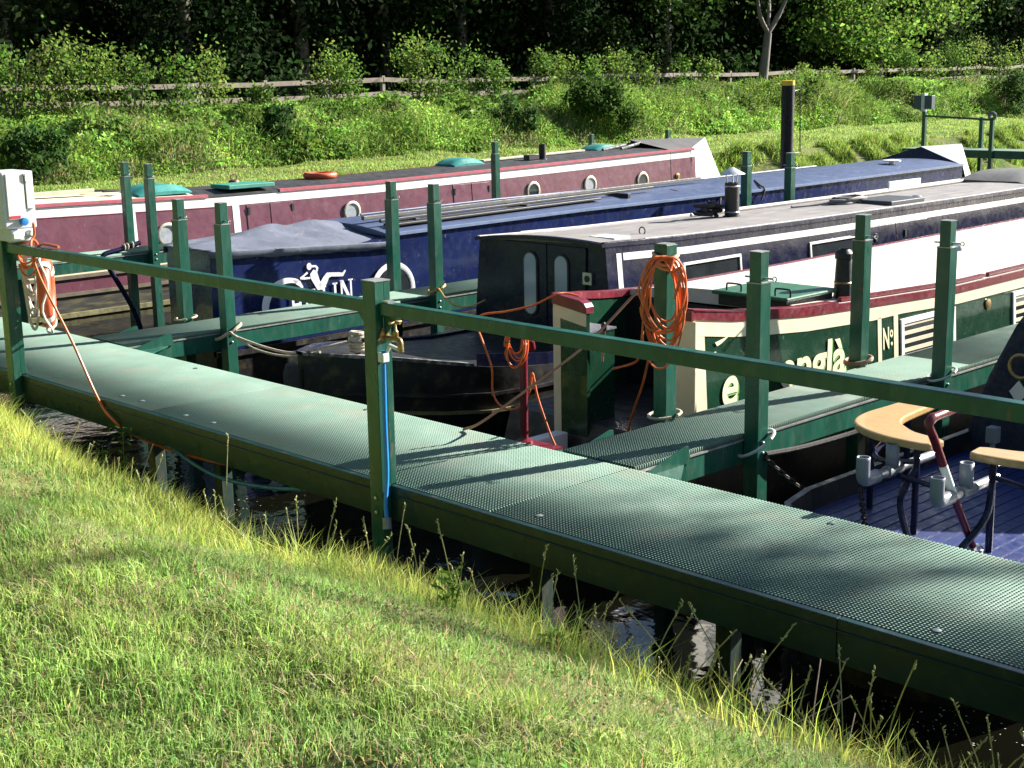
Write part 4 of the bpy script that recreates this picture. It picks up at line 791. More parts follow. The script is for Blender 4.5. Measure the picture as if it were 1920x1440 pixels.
lb = thing('lifebuoy', 'faded orange lifebuoy with white grab line hanging below the electric box', 'lifebuoy', (-11.1, 5.36, 1.5))
Tl = Matrix.Rotation(math.radians(62), 3, 'Z') @ Matrix.Rotation(math.radians(8), 3, 'Y')
MB().torus((-11.13, 5.40, 1.80), .25, .055, 'X', 36, 12, tilt=Matrix.Rotation(math.radians(60), 3, 'Z')).build('ring', LIFEOR, lb, smooth=True)
ti = Matrix.Rotation(math.radians(60), 3, 'Z')
P = []
for k in range(36):
    a = 2 * math.pi * k / 36; R = .315 + .055 * abs(math.sin(2 * a)); v = ti @ Vector((.03 * math.sin(5 * a), R * math.cos(a), R * math.sin(a))); P.append(Vector((-11.11, 5.40, 1.80)) + v)
MB().tube(P, .011, 6, closed=True).build('grab_line', FOAMW, lb, smooth=True)
for a in (0.6, 2.2, 3.9, 5.4):
    c = Vector((-11.13, 5.40, 1.80)) + ti @ Vector((0, .255 * math.cos(a), .255 * math.sin(a))); ax = ti @ Vector((0, -math.sin(a), math.cos(a)))
    q = ax.to_track_quat('Z', 'Y').to_matrix()
    MB().lathe([(.057, -.03), (.0595, -.028), (.0595, .028), (.057, .03)], (0, 0, 0), 16, cap=False).build('band', FOAMW, lb, smooth=True).data.transform(Matrix.Translation(c) @ q.to_4x4())
def coil(name, label, c, ax, ry, rz_, n, r, m_, jit=.02, drop=0, group=None):
    """n hanging loops round axis 'ax' (unit vector), irregular; one continuous line"""
    ax = Vector(ax).normalized(); s_ = ax.cross(Vector((0, 0, 1))).normalized(); pts = []
    for i in range(n):
        a1 = 1 + random.uniform(-.42, .16); a2 = 1 + random.uniform(-.38, .18); o = random.uniform(-jit, jit); sk = random.uniform(-.35, .35)
        for k in range(18):
            t = 2 * math.pi * k / 18
            pts.append(Vector(c) + s_ * (ry * a1 * math.cos(t) + sk * ry * math.sin(t)) + Vector((0, 0, rz_ * (math.sin(t) * a2 + (1 - a2)))) + ax * (o + .012 * math.sin(2 * t)))
    o_ = MB().tube(catmull(pts, 2), r, 6).build(name, m_, smooth=True); tag(o_, label, 'cable' if 'cable' in name else 'rope', group); return o_
coil('orange_cable', 'thin orange cable bundled round the rail end under the grey electric box', (-11.15, 5.28, 2.10), (.8, -.6, 0), .10, .14, 4, .009, ORANGE)
coil('hanging_rope', 'pale grey rope coil hanging beside the orange lifebuoy', (-11.27, 5.34, 1.86), (.8, -.6, 0), .055, .30, 6, .012, mat('bleached rope', (.62, .58, .52), .9, var=.12, scale=60), .025)
def line(name, pts, r, m_, label, cat, sub=8, n=7):
    return tag(MB().tube(catmull(pts, sub), r, n).build(name, m_, smooth=True), label, cat)
line('orange_cable', [at(62, 418, Y=5.24), at(64, 440, Y=5.26), at(58, 462, Y=5.20), at(75, 520, Y=5.12), at(135, 640, Y=5.15), (at(185, 750, Y=5.18)), at(215, 790, Y=5.17), at(250, 815, Y=5.3), at(340, 850, Y=5.6), at(470, 880, Y=5.6), at(610, 898, Y=5.6)], .0105, ORANGE, 'orange cable dropping from the electric box over the walkway edge to the water', 'cable')
line('orange_cable', [at(70, 462, Y=5.22), at(85, 458, Y=5.22), at(110, 463, Y=5.22)], .012, ORANGE, 'short orange cable end sticking out above the rail', 'cable')
line('water_pipe', [at(300, 810, Y=5.60), at(330, 845, Y=5.58), at(400, 890, Y=5.55), at(480, 911, Y=5.5), at(570, 917, Y=5.5), at(660, 905, Y=5.5), at(720, 880, Y=5.5)], .016, BLUEH, 'blue water pipe sagging beneath the walkway', 'pipe')
tp = thing('water_tap', 'brass tap with white hose union on the handrail post', 'tap', (-6.42, 5.2, 1.9))
MB().prism([(-6.441, 5.13, 1.985), (-6.441, 5.235, 1.985), (-6.441, 5.20, 2.055), (-6.441, 5.165, 2.055)], (.012, 0, 0)).build('back_plate', BRASS, tp)
MB().tube([(-6.43, 5.19, 2.0), (-6.36, 5.19, 2.0)], .016, 12).tube(catmull([(-6.36, 5.19, 2.0), (-6.32, 5.19, 2.0), (-6.30, 5.19, 1.985), (-6.295, 5.19, 1.93)], 5), [.018] * 16, 12).build('tap_body', BRASS, tp, smooth=True)
MB().lathe([(.012, 0), (.018, .01), (.018, .035), (.009, .045), (.007, .09)], (-6.34, 5.19, 2.01), 14).build('spindle', BRASS, tp, smooth=True)
MB().tube([(-6.385, 5.19, 2.10), (-6.295, 5.19, 2.10)], .009, 8).tube([(-6.34, 5.145, 2.10), (-6.34, 5.235, 2.10)], .009, 8).build('tap_handle', BRASS, tp, smooth=True)
hz_ = thing('garden_hose', 'blue hose running down the handrail post from the tap', 'hose', (-6.4, 5.15, .9))
MB().tube(catmull([(-6.412, 5.155, 1.93), (-6.41, 5.15, 1.86), (-6.412, 5.145, 1.5), (-6.405, 5.14, 1.2), (-6.39, 5.11, 1.02), (-6.36, 5.09, .93)], 8), .0135, 10).build('hose', BLUEH, hz_, smooth=True)
MB().box(-6.44, -6.39, 5.13, 5.18, 1.86, 1.915).build('hose_clamp', FOAMW, hz_, bevel=.006); MB().tube([(-6.415, 5.17, 1.90), (-6.38, 5.18, 1.96), (-6.30, 5.19, 1.94)], .012, 8).build('hose_union', FOAMW, hz_, smooth=True)
MB().tube([(-6.362, 5.091, .935), (-6.345, 5.078, .87)], .027, 12).build('end_coupling', PIPE, hz_, smooth=True)

# ------------------------------------------------------------------ orange cables and ropes round the posts
coil('orange_cable', 'big hanging coil of orange cable on the mooring post by the green boat', (-6.24, 7.48, 1.93), (.72, -.69, 0), .15, .33, 12, .0078, ORANGE, .03)
o = MB(); 
for z, t in ((2.20, .01), (2.215, -.02), (2.235, .015), (2.25, -.01), (2.185, -.015)):
    P = [(-6.31 + .083 * math.cos(a) * 1.05, 7.59 + .083 * math.sin(a) * 1.05, z + t * math.cos(a) + .012 * math.sin(2 * a)) for a in np.linspace(0, 2 * math.pi, 20)[:-1]]; o.tube(P, .011, 6, closed=True)
tag(o.build('orange_cable', mat('sun bleached cable', (.78, .36, .16), .5, var=.1), smooth=True), 'bleached orange cable wound tightly round the top of a mooring post', 'cable')
line('orange_cable', [at(1262, 488, Y=7.5), at(1258, 510, Y=7.45), at(1278, 505, Y=7.45), at(1265, 560, Y=7.45)], .010, ORANGE, 'loose orange cable end poking out from the coiled post', 'cable')
line('orange_cable', [at(1240, 630, Y=7.48), at(1218, 670, Y=7.55), at(1205, 720, Y=7.7), at(1185, 780, Y=7.9), at(1172, 830, Y=8.0)], .009, ORANGE, 'orange cable hanging from the coil down into the green boat cockpit', 'cable')
line('orange_cable', [at(1205, 620, Y=7.5), at(1200, 660, Y=7.7), at(1190, 680, Y=8.0), at(1150, 692, Y=8.4)], .010, ORANGE, 'orange cable sagging from the coil towards the green boat locker', 'cable')
line('orange_cable', [at(1196, 545, Y=7.5), at(1100, 645, Y=7.1), at(1000, 722, Y=6.75), at(905, 790, Y=6.45), at(868, 806, Z=1.108)], .0095, mat('dusty cable', (.42, .19, .11), .6, var=.1), 'dusty cable stretched from the coiled post down to the walkway edge', 'cable')
YT = 7.62
line('orange_cable', [at(1085, 555, Y=8.27), at(1062, 550, Y=8.2), at(1040, 553, Y=8.1), at(1000, 572, Y=8.0), at(950, 584, Y=7.9), at(905, 590, Y=7.85), at(893, 605, Y=7.8), at(905, 640, Y=YT), at(922, 690, Y=YT), at(924, 735, Y=YT), at(940, 762, Y=YT), at(968, 766, Y=YT), at(992, 735, Y=YT), at(998, 700, Y=YT), at(1008, 745, Y=YT), at(1030, 810, Y=YT), at(1042, 838, Y=YT)], .009, ORANGE, 'thick orange cable looping from the stern board past the red swan neck', 'cable')
coil('orange_cable', 'small coil of orange cable hung on the red swan neck', at(968, 645, Y=7.46), (.72, -.69, 0), .085, .15, 6, .0075, ORANGE, .02)
def foot_loop(x, y, r, z0, z1, m_, label, rr=.011, n=2, cat='rope', tail=None):
    P = []
    for k in range(n * 14): a = 2 * math.pi * k / 14; P.append((x + r * math.cos(a), y + r * math.sin(a), z0 + (z1 - z0) * (.5 + .5 * math.sin(a + .6)) + .012 * (k // 14)))
    if tail: P += tail
    return tag(MB().tube(catmull(P, 3), rr, 6).build('mooring_rope', m_, smooth=True), label, cat)
b1 = at(585, 660, X=-10.3)
foot_loop(-11.83, 7.58, .125, 1.0, 1.14, ROPE, 'pale mooring rope from a post foot to the navy boat bow', .012, 2, tail=[at(445, 632, Y=7.5), at(500, 652, Y=7.45), at(550, 662, Y=7.4), at(590, 655, Y=7.35), at(650, 640, Y=7.6)])
line('mooring_rope', [at(438, 628, Y=7.5), at(480, 655, Y=7.45), at(540, 668, Y=7.4), at(600, 660, Y=7.35)], .012, ROPE, 'second slack strand of pale rope below the finger pier edge', 'rope')
foot_loop(-11.83, 10.29, .10, 1.14, 1.22, mat('ochre cord', (.55, .33, .10), .7, var=.1), 'ochre cord tied round a post foot and sagging to the navy boat', .009, 2, tail=[at(838, 562, Y=10.1), at(860, 575, Y=10.1), at(885, 574, Y=10.15), at(910, 562, Y=10.2)])
foot_loop(-5.55, 7.63, .12, .96, 1.12, mat('white mooring hoop', (.62, .62, .60), .5), 'white hoop round a post foot beside the dark chain', .012, 1)
foot_loop(-12.57, 7.56, .11, 1.12, 1.15, ROPE, 'pale rope ring lying round a post foot by the blue boat end', .011, 1)
foot_loop(-6.31, 7.59, .115, 1.11, 1.14, ROPE, 'pale rope ring lying at the foot of the coiled post', .011, 1)
foot_loop(-6.31, 10.07, .11, 1.11, 1.15, mat('tan rope', (.28, .17, .10), .8), 'tan rope ring at a post foot beside the green boat lettering', .013, 2)
foot_loop(-5.55, 10.06, .11, 1.08, 1.17, MATS['white mooring hoop'], 'white hoop round the post foot by the green boat window', .01, 1)
def chainline(name, A, B, sag, label, lk=.055, r=.0085):
    A, B = Vector(A), Vector(B); n = int((B - A).length / (lk * .72)); mb = MB()
    for k in range(n):
        t = (k + .5) / n; p = A.lerp(B, t) - Vector((0, 0, sag * 4 * t * (1 - t))); d = (B - A).normalized(); q = d.to_track_quat('X', 'Z').to_matrix() @ Matrix.Rotation(math.pi / 2 * (k % 2), 3, 'X')
        mb.tube([p + q @ Vector((lk / 2 * math.cos(a), lk * .3 * math.sin(a), 0)) for a in np.linspace(0, 2 * math.pi, 9)[:-1]], r, 5, closed=True)
    return tag(mb.build(name, mat('rusty dark chain', (.05, .04, .035), .6, metal=.3, var=.2), smooth=True), label, 'chain')
chainline('mooring_chain', at(1432, 855, X=-5.50), at(1606, 972, X=-4.95), .05, 'dark mooring chain slanting from a post down to the seat boat deck')
line('mooring_rope', [at(1436, 852, X=-5.48), at(1500, 840, X=-5.42), at(1580, 818, X=-5.35), at(1650, 795, X=-5.25), at(1725, 768, X=-5.15)], .02, ROPED, 'dark rope slung along the finger pier beam to the curved wooden seat', 'rope')
chainline('mooring_chain', at(1622, 985, Z=.66), at(1612, 905, Y=7.3), .0, 'pale short chain hanging under the grey pipe elbow', .05, .008)
t = MB()
for k in range(6): t.torus((-10.0, 7.75, 1.11 + .028 * k), .075 - .006 * abs(k - 2.5), .021, 'Z', 18, 8, tilt=Matrix.Rotation(.12 * (-1) ** k, 3, 'X'))
tag(t.build('coiled_rope', ROPE, smooth=True), 'pale rope wound round the stud on the navy boat bow', 'rope')

# ------------------------------------------------------------------ things lying on the boat roofs
rl = MB().torus((0, 0, 0), .25, .055, 'Z', 32, 10).build('lifebuoy', LIFEOR, smooth=True); p = at(600, 328, X=-20.95); rl.location = (-20.95, p[1], rz(p[1]) + .05); tag(rl, 'orange lifebuoy lying flat on the black roof of the maroon boat', 'lifebuoy')
def bzr(y, x): return bzt(y) + .02 + .085 * (1 - ((x + 14) / 1.0) ** 2)
for (y0, x0, y1, x1, w_, hgt, m_, lab) in ((10.75, -13.35, 16.0, -13.55, .04, .07, BLKMETAL, 'long dark pole on blocks along the near edge of the blue roof'), (10.7, -13.62, 17.6, -13.95, .05, .07, mat('dark weathered pole', (.10, .095, .09), .6, var=.2), 'second longer pole lying towards the middle of the blue roof'), (10.8, -13.27, 14.6, -13.36, .16, .035, BLKMETAL, 'dark plank lying flat on the near side of the blue roof')):
    tag(MB().beam((x0, y0, bzr(y0, x0) + hgt), (x1, y1, bzr(y1, x1) + hgt), w_, w_ if w_ < .1 else .03).build('roof_pole' if w_ < .1 else 'roof_plank', m_, bevel=.008), lab, 'pole' if w_ < .1 else 'plank')
for y in (11.3, 13.2, 15.2): tag(MB().box(-13.72, -13.30, y - .03, y + .03, bzr(y, -13.4) - .03, bzr(y, -13.5) + .048).build('pole_block', BLKMETAL, bevel=.006), 'dark block under the poles on the blue roof', 'block', 'blocks under the roof poles')
line('roof_rope', [at(1195, 365, X=-13.9), at(1240, 357, X=-13.8), at(1265, 358, X=-13.5), at(1290, 366, X=-13.3), at(1345, 369, X=-13.05), at(1350, 378, X=-12.97), at(1346, 392, X=-12.96)], .016, ROPED, 'dark rope trailing across the blue roof and over its edge', 'rope')
line('roof_rope', [at(1415, 338, X=-13.6), at(1425, 347, X=-13.2), at(1434, 355, X=-12.98), at(1428, 375, X=-12.96)], .014, ROPED, 'short dark rope over the blue roof edge beyond the cowl', 'rope')
hp = at(1590, 386, X=-10.1); P = []
for k in range(7):
    a1, a2 = random.uniform(.16, .3), random.uniform(.2, .42)
    P += [(hp[0] + a1 * math.cos(t) * .7, hp[1] + a2 * math.sin(t) + random.uniform(-.02, .02), nzr(hp[1], -10.1) + .015 + .010 * k) for t in np.linspace(0, 2 * math.pi, 12)[:-1]]
P += [(hp[0] - .1, hp[1] - .55, nzr(hp[1], -10.1) + .015), (hp[0] - .2, hp[1] - .95, nzr(hp[1], -10.1) + .01)]
line('coiled_rope', P, .016, mat('grey rope', (.22, .21, .21), .9, var=.2, scale=50), 'grey rope flaked in a heap on the worn brown roof', 'rope', 3, 6)
bp = at(1328, 399, Z=1.86); P = [(bp[0] + .10 * math.cos(t * 1.7) + random.uniform(-.03, .03), bp[1] + .16 * math.sin(t) + random.uniform(-.03, .03), nzr(bp[1], bp[0]) + .022 + .007 * t) for t in np.linspace(0, 20, 46)]
line('coiled_rope', P, .024, ROPED, 'black rope bundle beside the steel cowl chimney', 'rope', 3, 6)
for (xa, ya, xb, yb, w_, lab) in ((-10.75, 13.4, -10.80, 16.6, .045, 'pale pole lying along the far edge of the worn roof'), (-10.60, 16.7, -10.65, 20.5, .05, 'pale pole further along the worn roof near its far end')):
    tag(MB().tube([(xa, ya, nzr(ya, xa) + w_ / 2), (xb, yb, nzr(yb, xb) + w_ / 2)], w_ / 2, 8).build('boat_pole', mat('pale painted pole', (.62, .58, .50), .6, var=.1), smooth=True), lab, 'pole')
p = at(1695, 365, X=-10.75); tag(MB().box(p[0] - .015, p[0] + .015, p[1] - .42, p[1] + .42, nzr(p[1], -10.75), nzr(p[1], -10.75) + .14).build('white_board', WHITEP, bevel=.004), 'white board standing on edge on the worn brown roof', 'board')
p = at(1880, 352, X=-10.2); tag(cover(-10.2, p[1] + .4, nzr(p[1], -10.2) - .02, 1.1, 1.6, .16, TARPD, 'folded_cover'), 'charcoal folded cover at the far end of the worn roof', 'cover'); bpy.data.objects['folded_cover'].parent = None
p0, p1 = at(902, 306, X=-21.1), at(1092, 288, X=-21.1)
tag(MB().beam((-21.1, p0[1], rz(p0[1], -21.1) + .03), (-21.1, p1[1], rz(p1[1], -21.1) + .03), .16, .035).build('gang_plank', mat('pale plank', (.55, .49, .38), .7, var=.15), bevel=.005), 'pale gang plank lying on the black roof of the maroon boat', 'plank')
p0, p1 = at(60, 385, X=-20.5), at(175, 378, X=-20.5)
tag(MB().beam((-20.5, p0[1] - 1.2, rz(9) + .05), (-20.5, p1[1], rz(9) + .05), .12, .05).build('stern_plank', mat('cream dark plank', (.42, .45, .33), .6), bevel=.005), 'pale green plank on the cream stern roof of the maroon boat', 'plank')
p = at(185, 377, X=-20.6); P = [(-20.6 + random.uniform(-.25, .25), p[1] + random.uniform(-.3, .35), rz(10) + .03 + .02 * random.random()) for _ in range(9)]
line('roof_rope', P, .016, ROPED, 'dark rope heap on the cream stern roof of the maroon boat', 'rope')

# ------------------------------------------------------------------ pile and gangway by the far bank
pl = thing('mooring_pile', 'tall black mooring pile with yellow top by the far bank', 'pile', (-18.6, 26.6, 0))
p = at(1478, 160, X=-18.6); py0 = p[1]
MB().lathe([(.14, -1), (.14, p[2] - .005)], (-18.6, py0, 0), 24).build('pile_shaft', PILE, pl, smooth=True); MB().lathe([(.142, 0), (.142, .10), (.0, .11)], (-18.6, py0, p[2]), 24).build('yellow_top', YEL, pl, smooth=True)
a, b, c, d = at(1490, 170, X=-18.5), at(1500, 168, X=-18.5), at(1500, 285, X=-18.5), at(1490, 287, X=-18.5)
MB().tube([a, b, c, d], .014, 6).build('guide_rod', BLKMETAL, pl, smooth=True)
gw = thing('gangway', 'dark green gangway with a railed landing leading off the far bank', 'gangway', (-22, 40, 0))
for x0_, x1_ in ((-24.6, -15),): MB().box(x0_, x1_, 39.6, 40.6, .98, 1.03).build('gangway_deck', GRATE, gw); MB().box(x0_, x1_, 39.53, 39.59, .80, 1.03).build('gangway_beam', GREENP, gw)
for px_, zt_ in ((1733, 2.15), (1838, 1.95), (1860, 1.98)):
    x_ = at(px_, 250, Y=39.5 if px_ != 1838 else 40.6)[0]; yq = 39.48 if px_ != 1838 else 40.66
    MB().box(x_ - .055, x_ + .055, yq - .055, yq + .055, -.8, zt_).build('gangway_post', GREENP, gw, bevel=.004)
xa, xb = at(1733, 210, Y=39.48)[0], at(1860, 230, Y=39.48)[0]
MB().beam((xa, 39.48, 2.02), (xb, 39.48, 1.92), .05, .06).build('gangway_rail', GREENP, gw); MB().torus((xb, 39.48, 2.03), .09, .05, 'Y', 20, 8).build('rope_hoop', mat('grey hose hoop', (.2, .2, .2), .7), gw, smooth=True)
sb = thing('service_box', 'twin dark service boxes on the far gangway post', 'service box', (xa, 39.4, 2.2))
MB().box(xa - .30, xa - .06, 39.36, 39.56, 2.22, 2.62).box(xa + .06, xa + .30, 39.36, 39.56, 2.22, 2.62).build('box_pair', mat('dark slate box', (.05, .08, .10), .5), sb, bevel=.01); MB().box(xa - .055, xa + .055, 39.37, 39.55, 2.155, 2.68).build('box_mount', BOXGREY, sb)

# ------------------------------------------------------------------ fence on the far bank
FENCEW = mat('silvered fence timber', (.30, .25, .20), .8, var=.15, scale=5, col2=(.20, .165, .135), bump=.3, bscale=30)
fe = thing('timber_fence', 'weathered timber post and rail fence beyond the shrubs', 'fence', (-34, 40, 2.6))
fy_ = np.arange(8.6, 82, 2.12)
for k, y in enumerate(fy_):
    g = float(gz(-34.0, y)); hgt = .86 + random.uniform(-.03, .03)
    MB().box(-34.06, -33.94, y - .055, y + .055, g - .2, g + hgt).build('fence_post', FENCEW, fe, bevel=.008)
    if k + 1 < len(fy_):
        g2 = float(gz(-34.0, fy_[k + 1]))
        for dz in (.74, .33): MB().beam((-33.92, y - .01, g + dz + random.uniform(-.015, .015)), (-33.92, fy_[k + 1] - .05, g2 + dz + random.uniform(-.015, .015)), .035, .13).build('fence_rail', FENCEW, fe)

# ------------------------------------------------------------------ foliage builders
def quads(P, size, cols, rng, aspect=.55, up=0.0, droop=0.0):
    n = len(P); u = rng.normal(size=(n, 3)); u[:, 2] = u[:, 2] * (1 - up) + up - droop; u /= np.linalg.norm(u, axis=1)[:, None]
    v = np.cross(u, rng.normal(size=(n, 3))); v /= np.linalg.norm(v, axis=1)[:, None]; size = np.asarray(size)[:, None]
    V = np.stack([P - u * size * .5, P + v * size * aspect * .5, P + u * size * .5, P - v * size * aspect * .5], 1).reshape(-1, 3)
    return V, np.arange(4 * n).reshape(n, 4), np.repeat(cols, 4, 0)
def blades(B, h, w_, lean, cols, rng, segs=2, az=None):
    n = len(B); az = rng.uniform(0, 2 * np.pi, n) if az is None else az; d = np.stack([np.cos(az), np.sin(az), 0 * az], 1); ww = rng.uniform(0, 2 * np.pi, n); s_ = np.stack([np.cos(ww), np.sin(ww), 0 * ww], 1) * (w_ / 2)[:, None]
    z = np.array([0, 0, 1.0]); mid = B + z * (h * .55)[:, None] + d * (lean * h * .28)[:, None]; tip = B + z * (h * (1 - .25 * lean))[:, None] + d * (lean * h * .95)[:, None]
    V = np.stack([B - s_, B + s_, mid + s_ * .75, mid - s_ * .75, tip], 1).reshape(-1, 3); k = np.arange(n) * 5
    F4 = np.stack([k, k + 1, k + 2, k + 3], 1); F3 = np.stack([k + 3, k + 2, k + 4], 1)
    return V, F4, F3, np.repeat(cols, 5, 0)
def jcol(base, n, rng, v=.25, hue=.12):
    b = np.asarray(base)[None] * np.exp(rng.normal(0, v, (n, 1))); return np.clip(b * np.exp(rng.normal(0, hue, (n, 3))), .003, .9)

# ------------------------------------------------------------------ trees beyond the fence
def crown_mesh(seed, R, z0, z1, nclump, nleaf, base, size, sig, lowfill=0):
    rng = np.random.default_rng(seed); c = []
    while len(c) < nclump:
        p = rng.uniform(-1, 1, 3)
        if .25 < np.dot(p, p) < 1 or rng.random() < .25:
            zz = (p[2] + 1) / 2; rr = R * (.55 + .6 * math.sin(math.pi * min(1, zz * .8 + .12)))
            c.append((p[0] * rr, p[1] * rr, z0 + (z1 - z0) * zz))
    c = np.array(c); k = rng.integers(0, nclump, nleaf); P = c[k] + rng.normal(0, 1, (nleaf, 3)) * sig * np.array([1, 1, .75])
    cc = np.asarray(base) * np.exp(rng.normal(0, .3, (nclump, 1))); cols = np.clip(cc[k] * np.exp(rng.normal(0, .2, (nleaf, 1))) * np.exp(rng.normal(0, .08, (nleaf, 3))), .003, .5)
    V, F, Cc = quads(P, rng.uniform(size * .6, size * 1.4, nleaf), cols, rng, .6, droop=.25)
    o = fast_mesh('crown', V, F, cols=Cc, mats=LEAFM); me = o.data; bpy.data.objects.remove(o); return me
def trunk_mesh(seed, H, r, limbs, lean=.2, spread=2.5, z0=.3):
    random.seed(seed); m_ = MB(); P = [(0, 0, -.4)]; 
    for t in (.12, .3, .5, .75, 1): P.append((lean * t * math.sin(seed) + random.uniform(-.08, .08), lean * t * math.cos(seed) + random.uniform(-.08, .08), H * t))
    m_.tube(P, [r * 1.35, r, r * .85, r * .7, r * .45, r * .15], 10)
    for k in range(limbs):
        t = z0 + (1 - z0) * (k + .5) / limbs * .85; a = k * 2.4 + seed; b = Vector((lean * t * math.sin(seed), lean * t * math.cos(seed), H * t)); L = spread * random.uniform(.7, 1.15)
        e = b + Vector((math.cos(a) * L, math.sin(a) * L, L * random.uniform(.5, .9)))
        m_.tube([b, b.lerp(e, .5) + Vector((0, 0, .15)), e], [r * .45 * (1 - t * .5), r * .28, r * .08], 7)
    o = m_.build('trunk', BARK, smooth=True); me = o.data; bpy.data.objects.remove(o); return me
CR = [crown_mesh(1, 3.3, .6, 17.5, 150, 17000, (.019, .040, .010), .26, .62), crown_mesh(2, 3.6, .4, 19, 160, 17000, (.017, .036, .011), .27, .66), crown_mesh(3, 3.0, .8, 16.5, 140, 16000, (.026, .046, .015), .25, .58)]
TR = [trunk_mesh(4, 15, .22, 7), trunk_mesh(9, 16, .26, 8), trunk_mesh(14, 14, .2, 7)]
def tree(name, label, x, y, crown, trunk, rot, sc, group=None, bark=None):
    t = thing(name, label, 'tree', (x, y, float(gz(x, y)) - .1), group); t.rotation_euler = (0, 0, rot); t.scale = (sc, sc, sc)
    for nm, me in (('trunk', trunk), ('crown', crown)):
        o = bpy.data.objects.new(nm, me); COL.objects.link(o); o.parent = t
    return t
random.seed(5)
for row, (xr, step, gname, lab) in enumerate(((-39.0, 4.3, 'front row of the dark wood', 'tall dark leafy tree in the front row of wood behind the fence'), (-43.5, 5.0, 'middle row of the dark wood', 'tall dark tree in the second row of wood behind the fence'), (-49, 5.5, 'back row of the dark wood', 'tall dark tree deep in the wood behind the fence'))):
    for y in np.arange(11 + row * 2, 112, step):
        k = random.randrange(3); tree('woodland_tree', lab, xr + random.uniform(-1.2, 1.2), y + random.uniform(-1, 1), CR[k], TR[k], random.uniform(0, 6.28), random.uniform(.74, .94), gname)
for k, x in enumerate(np.arange(-30, 26, 6.0)):  # unseen trees added behind the camera to cut sky light on rear faces
    tree('sky_block_tree', 'unseen leafy tree added behind the near lawn to block sky light', x + random.uniform(-1, 1), -13 - 3 * (k % 2), CR[k % 3], TR[k % 3], random.uniform(0, 6.28), random.uniform(.8, .95), 'unseen trees added behind the near lawn')
# forked pale tree in front of the fence
ft = thing('forked_tree', 'pale forked trunk standing in front of the timber fence', 'tree', (-32.3, 44.5, 2.2))
fk = at(1440, 62, X=-32.3); ba = at(1428, 175, X=-32.3)
MB().tube([(ba[0], ba[1], ba[2] - .5), (ba[0], ba[1], ba[2] + .1), Vector(ba).lerp(Vector(fk), .6), fk], [.23, .19, .16, .14], 12).tube(catmull([fk, at(1425, 30, X=-32.4), at(1418, -20, X=-32.6), at(1405, -120, X=-33)], 4), [.09] * 5 + [.07] * 4 + [.04] * 4, 10).tube(catmull([fk, at(1460, 28, X=-32.2), at(1478, -15, X=-32), at(1500, -110, X=-31.8)], 4), [.10] * 5 + [.07] * 4 + [.04] * 4, 10).tube(catmull([at(1440, 50, X=-32.3), at(1442, 10, X=-32.6), at(1440, -40, X=-33)], 4), [.07] * 5 + [.04] * 4, 8).build('trunk', BARKL, ft, smooth=True)
rng = np.random.default_rng(21); cz_ = np.array([at(x, y, X=X) for x, y, X in ((1350, -60, -33), (1420, -140, -33), (1500, -90, -31.5), (1560, -150, -32), (1380, -220, -32), (1470, -220, -33), (1300, -30, -34))])
k = rng.integers(0, len(cz_), 5200); Pq = cz_[k] + rng.normal(0, 1, (5200, 3)) * np.array([.9, 1.2, .55]); V, F, Cc = quads(Pq, rng.uniform(.12, .26, 5200), jcol((.06, .12, .02), 5200, rng), rng, .65, droop=.3)
fast_mesh('crown', V, F, cols=Cc, mats=LEAFM, parent=ft)
# bright leafed young tree right of it
yt = thing('young_tree', 'bright green young tree with broad leaves and slim pale trunk by the fence', 'tree', (-36, 58.4, 2.6))
b0_ = at(1650, 160, X=-35.6); MB().tube([(b0_[0], b0_[1], b0_[2] - .4), at(1651, 90, X=-35.6), at(1655, 30, X=-35.6), at(1660, -60, X=-35.6), at(1665, -200, X=-35.6)], [.13, .12, .10, .09, .04], 10).build('trunk', BARKL, yt, smooth=True)
cz_ = np.array([at(x, y, X=-35.6 + dx_) for x, y, dx_ in ((1600, 35, .6), (1650, 60, .8), (1700, 50, .5), (1745, 30, .3), (1775, 15, 0), (1580, 75, .4), (1630, 0, .6), (1690, -10, .5), (1740, -40, 0), (1620, -60, 0), (1680, -90, .3), (1650, -160, 0), (1700, -150, 0), (1560, 10, 0), (1545, 55, .2), (1620, 95, .4), (1665, 105, .3))])
k = rng.integers(0, len(cz_), 7600); Pq = cz_[k] + rng.normal(0, 1, (7600, 3)) * np.array([.8, .75, .34]); V, F, Cc = quads(Pq, rng.uniform(.12, .26, 7600), jcol((.12, .21, .035), 7600, rng, .4), rng, .7, droop=.35)
fast_mesh('crown', V, F, cols=Cc, mats=LEAFM, parent=yt)
# tall tree on the right-hand bank: only its shade reaches the view
st = thing('bank_tree', 'tall thin crowned tree on the right bank shading the walkway', 'tree', (6.2, 28.5, 1.0))
MB().tube(catmull([(6.2, 28.5, .4), (6.1, 28.4, 5), (5.2, 28.3, 10), (4.2, 28.3, 14), (3.6, 28.2, 17)], 4), list(np.linspace(.3, .06, 17)), 10).tube(catmull([(5.0, 28.3, 10.5), (3.2, 28.2, 13), (1.2, 28.2, 14.6)], 4), list(np.linspace(.12, .03, 9)), 8).build('trunk', BARK, st, smooth=True)
cz_ = []
rng = np.random.default_rng(33)
while len(cz_) < 22:
    p = rng.uniform(-1, 1, 3)
    if np.dot(p, p) < 1: cz_.append((4.2 + p[0] * 2.6, 28.2 + p[1] * 1.8, 13.6 + p[2] * 1.0)) if len(cz_) < 12 else cz_.append((1.6 + p[0] * 3.2, 28.2 + p[1] * 2.5, 16.2 + p[2] * 1.5))
cz_ = np.array(cz_); k = rng.integers(0, 22, 1700); Pq = cz_[k] + rng.normal(0, 1, (1700, 3)) * .30; V, F, Cc = quads(Pq, rng.uniform(.12, .24, 1700), jcol((.05, .10, .02), 1700, rng), rng, .65)
fast_mesh('crown', V, F, cols=Cc, mats=LEAFM, parent=st)

